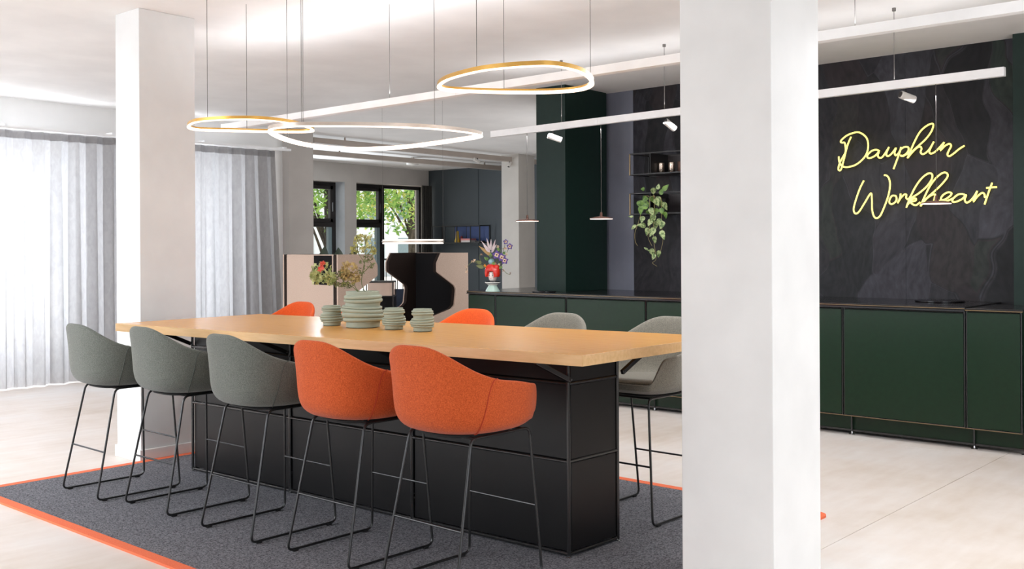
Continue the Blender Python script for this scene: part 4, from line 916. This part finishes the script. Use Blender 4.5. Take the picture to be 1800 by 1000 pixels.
def lounge_chair(x, y, rz, label):
    t = thing('lounge_chair', label, 'chair', (x, y, 0), rz)
    b = MB(); vs = []; N = 24
    for j, (s, z) in enumerate(((.6, .40), (.9, .48), (1.0, .62), (1.05, .76), (1.0, .77), (.92, .64), (.8, .50), (.05, .47))):
        for k in range(N + 1):
            a = math.radians(-30 + 240 * k / N); vs.append((.24 * s * math.cos(a), .24 * s * math.sin(a), z - (.0 if 50 < k * 240 / N < 190 else .08) * (1 if j in (3, 4) else 0)))
    b.add(vs, [(j * (N + 1) + k, j * (N + 1) + k + 1, (j + 1) * (N + 1) + k + 1, (j + 1) * (N + 1) + k) for j in range(7) for k in range(N)]); b.build('shell', 'navy', t, angle=80)
    MB().lathe([(.22, .42), (.23, .46), (.2, .48), (.001, .485)], 24).build('seat', 'navy', t)
    for sx in (-1, 1):
        for sy in (-1, 1): MB().cyl((sx * .12, sy * .12, .42), (sx * .19, sy * .19, 0), .01, 8).build('leg', 'chrome', t)
lounge_chair(-10.45, 9.5, 0.6, 'dark navy lounge chair beyond the booths by the window')
for i, (px, py, w_, h_) in enumerate(((569, 441, 9, 17), (597, 441, 10, 17), (607, 446, 16, 8))):
    pass
pt = thing('potted_plant', 'dark green potted plant peeking above the left booth', 'plant', (-9.15, 7.3, 0))
MB().lathe([(.14, 0), (.17, .02), (.2, .35), (.18, .35), (.001, .33)], 24).build('pot', 'shelfblack', pt, angle=50)
for (px, py0, py1, dx, wd) in ((569, 462, 434, .05, 10), (597, 465, 437, -.1, 11), (612, 458, 441, .9, 7), (590, 470, 447, -.2, 9), (580, 475, 455, .2, 9)):
    u = _w(px, py0); dd = 11.4; p0 = Vector((u[0] * dd, u[1] * dd, CAM_H + u[2] * dd)) - pt.location
    ln = (py0 - py1) / F_PX * dd * 1.1
    leaf(pt, p0, RT * dx + UP, -FW, ln * (1.4 if abs(dx) > .5 else 1), wd / F_PX * dd * 1.9, 'darkleaf')
    MB().tube(spline([Vector((0, 0, .33)), Vector((p0.x * .5, p0.y * .5, .8)), p0], 5), .006, 6).build('stalk', 'darkleaf', pt)
# ================================================================== FAR WALL SHELF
sx = [-12.987, -12.677, -12.387, -12.064, -11.852]; zt_, zb_ = 1.708, 1.415
sx = [ony(px, 400, 12.85).x for px in (769, 791, 812, 836, 852)]
ws = thing('box_shelf', 'black framed box shelf with blue back panels on the far dark wall', 'shelf', (sx[0], 12.98, zb_))
f = MB(); y0 = -.26
for i, x in enumerate(sx):
    for yy in (y0, -.01): f.bar((x - sx[0], yy, 0), (x - sx[0], yy, zt_ - zb_), .014, .014)
    for zz in (0, zt_ - zb_): f.bar((x - sx[0], y0, zz), (x - sx[0], -.01, zz), .014, .014)
for yy in (y0, -.01):
    for zz in (0, zt_ - zb_): f.bar((0, yy, zz), (sx[-1] - sx[0], yy, zz), .014, .014)
f.build('frame', 'shelfblack', ws)
for i in range(1, 4): MB().box(sx[i] - sx[0] + .01, sx[i + 1] - sx[0] - .01, -.02, -.012, .01, zt_ - zb_ - .01).build('back_panel', 'bluepanel', ws)
MB().box(.01, sx[1] - sx[0], y0, -.01, .0, .008).build('glass_shelf', 'greenpanel', ws)
MB().box(sx[1] - sx[0], sx[-1] - sx[0], y0, -.01, -.006, .008).build('bottom_board', 'shelfblack', ws)
zb2 = zb_ + .008
o = MB().lathe([(.05, 0), (.052, .03), (.035, .07), (.028, .14), (.026, .19), (.012, .2)], 20).build('bottle_vase', 'yellow'); o.location = (ony(804, 420, 12.83).x, 12.83, zb2); tag(o, 'yellow bottle vase in the blue backed box shelf', 'vase')
o = MB().lathe([(.03, 0), (.034, .05), (.02, .1), (.012, .11)], 16).build('red_ornament', 'redobj'); o.location = (ony(810, 420, 12.86).x - .0, 12.88, zb2); tag(o, 'small dark red ornament right of the yellow vase', 'ornament')
o = MB().box(-.11, .11, -.08, .08, 0, .035).build('book', 'bookwhite', bevel=.002); o.location = (ony(824, 420, 12.83).x, 12.83, zb2); tag(o, 'white book under the pink book on the box shelf', 'book', 'books on the box shelf')
o = MB().box(-.11, .10, -.08, .08, 0, .03).build('book', 'bookpink', bevel=.002); o.location = (ony(824, 420, 12.83).x, 12.83, zb2 + .035); o.rotation_euler.z = .08; tag(o, 'pink book lying on top of the white book', 'book', 'books on the box shelf')
o = MB().box(-.07, .07, -.05, .05, 0, .025).build('book', 'shelfback', bevel=.002); o.location = (ony(844, 420, 12.83).x, 12.83, zb2); tag(o, 'dark book in the rightmost compartment of the box shelf', 'book', 'books on the box shelf')
# ================================================================== RED HAIRED VASE ON THE COUNTER
_gz = .936
q = at(866, 512.5, _gz); GX, GY = q.x - .66 * .05, q.y + .75 * .05
DG = -_s * GX + _c * GY; GP = DG / F_PX
def gp(px, py, dd=0.0): W = _w(px, py); d = DG + dd; return Vector((W[0] * d, W[1] * d, CAM_H + W[2] * d))
_b = Vector((GX, GY, _gz))
cs_ = thing('cake_stand', 'mint pedestal with a striped black and white plate on the counter', 'stand', tuple(_b))
MB().lathe([(13 * GP, 0), (12.5 * GP, .006), (7.5 * GP, 10 * GP), (7.2 * GP, 11 * GP)], 32).build('pedestal', 'mint', cs_, angle=50)
MB().lathe([(8 * GP, 11 * GP), (9 * GP, 12.2 * GP), (11 * GP, 13 * GP)], 32).build('lower_plate', 'whitegloss', cs_)
MB().lathe([(10.5 * GP, 13 * GP), (12.5 * GP, 14.4 * GP)], 32).build('plate_band', 'blackgloss', cs_)
MB().lathe([(12.5 * GP, 14.4 * GP), (13.8 * GP, 15.6 * GP), (13.8 * GP, 16.4 * GP)], 32).build('plate', 'whitegloss', cs_)
MB().lathe([(13.3 * GP, 16.4 * GP), (12.8 * GP, 18 * GP), (.002, 18 * GP)], 32).build('plate_top', 'blackgloss', cs_)
gv_ = thing('head_vase', 'ceramic head shaped vase with glossy red bobbed hair and a white face', 'vase', tuple(_b + Vector((0, 0, 18 * GP))))
o_ = Vector(gv_.location)
MB().lathe([(4.5 * GP, 0), (6.6 * GP, 2.5 * GP), (7.6 * GP, 7 * GP), (7.6 * GP, 12 * GP), (7 * GP, 16 * GP)], 28).build('face', 'face', gv_, angle=60)
hb = MB(); vs = []; N = 40; rings = [(13.2, 7.6), (14.4, 10), (14.9, 14), (14.6, 19), (13.2, 24), (10.4, 28), (7, 30)]
fd = (-FW * .9 - RT * .42).normalized()      # looks towards the camera's left
fa = math.atan2(fd.y, fd.x)
for j, (r, z) in enumerate(rings):
    for k in range(N):
        a = 2 * math.pi * k / N; da = abs((a - fa + math.pi) % (2 * math.pi) - math.pi)
        rr = r * .93; zz = z
        if da < .62:
            lift = max(0, 17.5 - z) if j < 4 else 0; zz = z + lift * (1 if da < .52 else .6); rr = r * .93 if j >= 3 else 13.2 * .93
        rr *= 1 + .05 * math.cos(6 * a)
        vs.append((rr * GP * math.cos(a), rr * GP * math.sin(a), zz * GP))
inner = [(rr * .8, z) for rr, z in ((6.5, 30), (5.5, 29), (5, 22))]
for r, z in inner:
    for k in range(N): a = 2 * math.pi * k / N; vs.append((r * GP * math.cos(a), r * GP * math.sin(a), z * GP))
m_ = len(rings) + len(inner); hb.add(vs, [(j * N + k, j * N + (k + 1) % N, (j + 1) * N + (k + 1) % N, (j + 1) * N + k) for j in range(m_ - 1) for k in range(N)] + [tuple((m_ - 1) * N + k for k in range(N))])
# underside of the hair back to the face
vs2 = [vs[k] for k in range(N)] + [(6 * GP * math.cos(2 * math.pi * k / N), 6 * GP * math.sin(2 * math.pi * k / N), max(9 * GP, vs[k][2])) for k in range(N)]
hb.add(vs2, [(k, N + k, N + (k + 1) % N, (k + 1) % N) for k in range(N)])
hb.build('hair', 'red', gv_, angle=70)
fs_ = UP.cross(fd)
def onface(u, z, r=7.75): a = fa + u; return Vector((r * GP * math.cos(a), r * GP * math.sin(a), z * GP))
for sg in (-1, 1):
    MB().sphere(onface(sg * .42, 10.3, 13.2 * .0 + 7.4), 1.0 * GP, 10, (1, 1, .8)).build('eye', 'blackgloss', gv_)
    MB().sphere(onface(sg * .72, 7.2, 7.1), 1.1 * GP, 10).build('cheek', 'pink', gv_)
    MB().tube([onface(sg * .25, 12.8, 7.7), onface(sg * .45, 13.4, 7.7), onface(sg * .62, 12.9, 7.7)], .3 * GP, 5).build('eyebrow', 'bronze', gv_)
MB().sphere(onface(0, 8.8, 7.7), .9 * GP, 10, (1, 1, 1.3)).build('nose', 'face', gv_)
MB().sphere(onface(0, 5.2, 6.9), 1.1 * GP, 10, (1, 1, .6)).build('mouth', 'red', gv_)
MB().sphere((-2 * GP * _c, -2 * GP * _s, 34 * GP), 5.6 * GP, 20).build('blue_ball', 'blueball', gv_)
MB().sphere(((RT * 7.5 - FW * 7).x * GP, (RT * 7.5 - FW * 7).y * GP, 25 * GP), 4.6 * GP, 16).build('hair_bun', 'red', gv_)
for sg in (-1, 1):
    c_ = (RT * (-12 if sg < 0 else 4) - FW * 3) * GP; MB().bar((c_.x, c_.y, 25 * GP), (c_.x - (RT * 3 * GP).x * 1, c_.y - (RT * 3 * GP).y, 29 * GP), 4 * GP, 4 * GP).build('orange_bow', 'orange', gv_, bevel=.005)
def flower_thing(name, label, parts, seed=1):
    t = thing(name, label, 'flower', tuple(o_ + Vector((0, 0, 27 * GP))), 0, None); return t
mo = o_ + Vector((0, 0, 28 * GP))
# bird of paradise
t = flower_thing('bird_of_paradise', 'white pointed exotic flower with a tan beak in the head vase', None); of = Vector(t.location)
MB().tube([p - of for p in spline([mo, gp(864, 480), gp(863, 463), gp(862, 450)], 5)], .004, 6).build('stem', 'stem', t)
for (a, b) in (((862, 444), (847, 425)), ((861, 440), (856, 421)), ((863, 440), (863, 421)), ((865, 442), (870, 424)), ((864, 444), (872, 430)), ((860, 443), (851, 433))):
    p0, p1 = gp(*a) - of, gp(*b, random.uniform(-.06, .06)) - of; leaf(t, p0, p1 - p0, -FW, (p1 - p0).length * 1.1, 4.2 * GP, 'whitepet', 'petal')
p0, p1 = gp(865, 450) - of, gp(841, 432) - of; leaf(t, p0, p1 - p0, -FW, (p1 - p0).length, 7 * GP, 'tanpet', 'bract')
def pansy(t, of, px, py, r):
    c = gp(px, py, -.07) - of; nr = -FW
    for k in range(5):
        a = math.pi / 2 + k * 2 * math.pi / 5; d = RT * math.cos(a) + UP * math.sin(a)
        leaf(t, c + d * r * GP * .1, d, nr, r * GP, r * GP * 1.0, 'purple', 'petal')
    for k in range(4):
        a = k * math.pi / 2 + .4; d = RT * math.cos(a) + UP * math.sin(a); leaf(t, c + d * r * GP * .05 + nr * .01, d, nr, r * GP * .55, r * GP * .6, 'cream', 'inner_petal')
    MB().sphere(c + nr * .014, r * GP * .18, 8).build('centre', 'blackgloss', t)
for i, (px, py, r, lb) in enumerate(((873, 448, 7.5, 'violet pansy left of the others in the head vase'), (882, 452, 7, 'violet pansy in the middle of the head vase bunch'), (887, 458, 6.5, 'violet pansy lowest at the right of the bunch'), (896, 433, 5.5, 'violet pansy at the upper right of the bunch'), (889, 425, 4.5, 'small dark violet pansy highest at the right'))):
    t = flower_thing('pansy', lb, None); t['group'] = 'violet pansies in the head vase'; of = Vector(t.location)
    MB().tube([p - of for p in spline([mo, gp(872, 474), gp((px + 872) / 2 + 1, (py + 474) / 2 + 2), gp(px, py, -.06)], 5)], .0025, 5).build('stem', 'stem', t); pansy(t, of, px, py, r)
t = flower_thing('trailing_foliage', 'pale green trailing sprigs spreading left and right from the head vase', None); of = Vector(t.location)
for path in ([mo, gp(850, 466), gp(838, 460), gp(828, 462), gp(821, 470), gp(820, 478)], [mo, gp(848, 462), gp(843, 452), gp(845, 447)], [mo, gp(884, 474), gp(890, 480), gp(897, 483)], [mo, gp(852, 470), gp(842, 466), gp(832, 458)], [mo, gp(876, 455), gp(880, 440), gp(887, 436)]):
    MB().tube([p - of for p in spline(path, 5)], .0022, 5).build('stem', 'stem', t)
for (px, py, dx, dz, ln, wd) in ((846, 463, -1, .5, 11, 7), (850, 470, -1, .25, 14, 7), (858, 457, -.8, .6, 9, 6), (866, 466, .2, .4, 8, 6), (877, 441, -.3, .8, 8, 5), (884, 447, .6, .7, 7, 5), (876, 470, 1, .1, 8, 5), (862, 452, .1, 1, 8, 5)):
    leaf(t, gp(px, py, -.04) - of, RT * dx + UP * dz, -FW, ln * GP, wd * GP, 'stem' if wd > 6 else 'greenleaf')
rnd = random.Random(3)
for (px, py) in ((846, 447), (833, 458), (830, 460), (820, 469), (820, 478), (885, 475), (897, 481), (890, 446), (889, 437), (875, 433), (871, 463), (878, 466)):
    b = MB()
    for _ in range(3): floret(b, gp(px, py, -.05) - of + Vector((rnd.uniform(-1, 1), rnd.uniform(-1, 1), rnd.uniform(-1, 1))) * .006, 2.6 * GP, rnd)
    b.build('blossom', 'cream', t, smooth=False)
# ================================================================== OUTSIDE
g = MB().box(-70, -13.9, -30, 60, -.6, -.5).build('ground', 'pave', smooth=False); st(g)
rl = thing('terrace_railing', 'dark terrace railing outside the large window', 'railing', (-14.6, 12.2, -.5))
MB().bar((0, -3.0, 1.62), (0, 2.6, 1.62), .03, .03).build('top_rail', 'frameblack', rl)
for k in range(40): MB().bar((0, -3.0 + k * .14, 0), (0, -3.0 + k * .14, 1.62), .012, .012).build('baluster', 'frameblack', rl)
bd = thing('neighbour_building', 'pale building beyond the trees outside', 'building', (-52, 44, -.5))
MB().box(-3, 3, -6, 6, 0, 6).build('wall', 'facadegrey', bd, smooth=False)
MB().box(-3.3, 3.3, -6.3, 6.3, 6, 6.3).build('roof', 'facade', bd, smooth=False)
for k in range(4):
    for z in (1, 3.6): MB().box(3.0, 3.04, -5 + k * 2.8, -3.4 + k * 2.8, z, z + 1.4).build('window', 'framegrey', bd, smooth=False)
def tree(x, y, h, cr, label, m, seed, nleaf=6500, low=1.0):
    rnd = random.Random(seed); t = thing('tree', label, 'tree', (x, y, -.5), 0, 'trees outside the lounge windows')
    MB().tube(spline([(0, 0, 0), (.1, .05, h * .3), (-.05, .1, h * .6), (.1, 0, h * .85)], 4), .16, 10, r_end=.05).build('trunk', 'bark', t)
    cl = []
    for k in range(26):
        a = rnd.uniform(0, 6.28); zz = rnd.uniform(low, h); rr = cr * math.sqrt(max(.1, 1 - ((zz - h * .6) / (h * .55)) ** 2)) * rnd.uniform(.3, 1)
        cl.append(Vector((rr * math.cos(a), rr * math.sin(a), zz)))
    for c in cl[:12]:
        MB().tube(spline([(0, 0, max(.8, c.z * .5)), (c.x * .5, c.y * .5, c.z * .78), c], 4), .04, 6, r_end=.012).build('branch', 'bark', t)
    b = MB()
    for i in range(nleaf):
        c = rnd.choice(cl); p = c + Vector((rnd.gauss(0, .42), rnd.gauss(0, .42), rnd.gauss(0, .34))); leafquad(b, p, rnd.uniform(.045, .09), rnd)
    o = b.build('foliage', m, t, smooth=False); o['kind'] = 'stuff'
tree(-19.2, 15.2, 5.0, 1.9, 'leafy green tree seen in the left part of the lounge windows', 'leafout', 11, low=2.7)
tree(-22.5, 20.9, 5.4, 2.1, 'yellow green tree seen in the big pane of the lounge window', 'leafout2', 12, low=3.0)
tree(-18.3, 18.7, 5.2, 1.7, 'green tree standing nearest outside the big lounge window', 'leafout', 13, nleaf=3500, low=3.0)
tree(-26.0, 17.6, 6, 2.2, 'green tree farther back outside the lounge', 'leafout', 14, nleaf=5000, low=2.7)
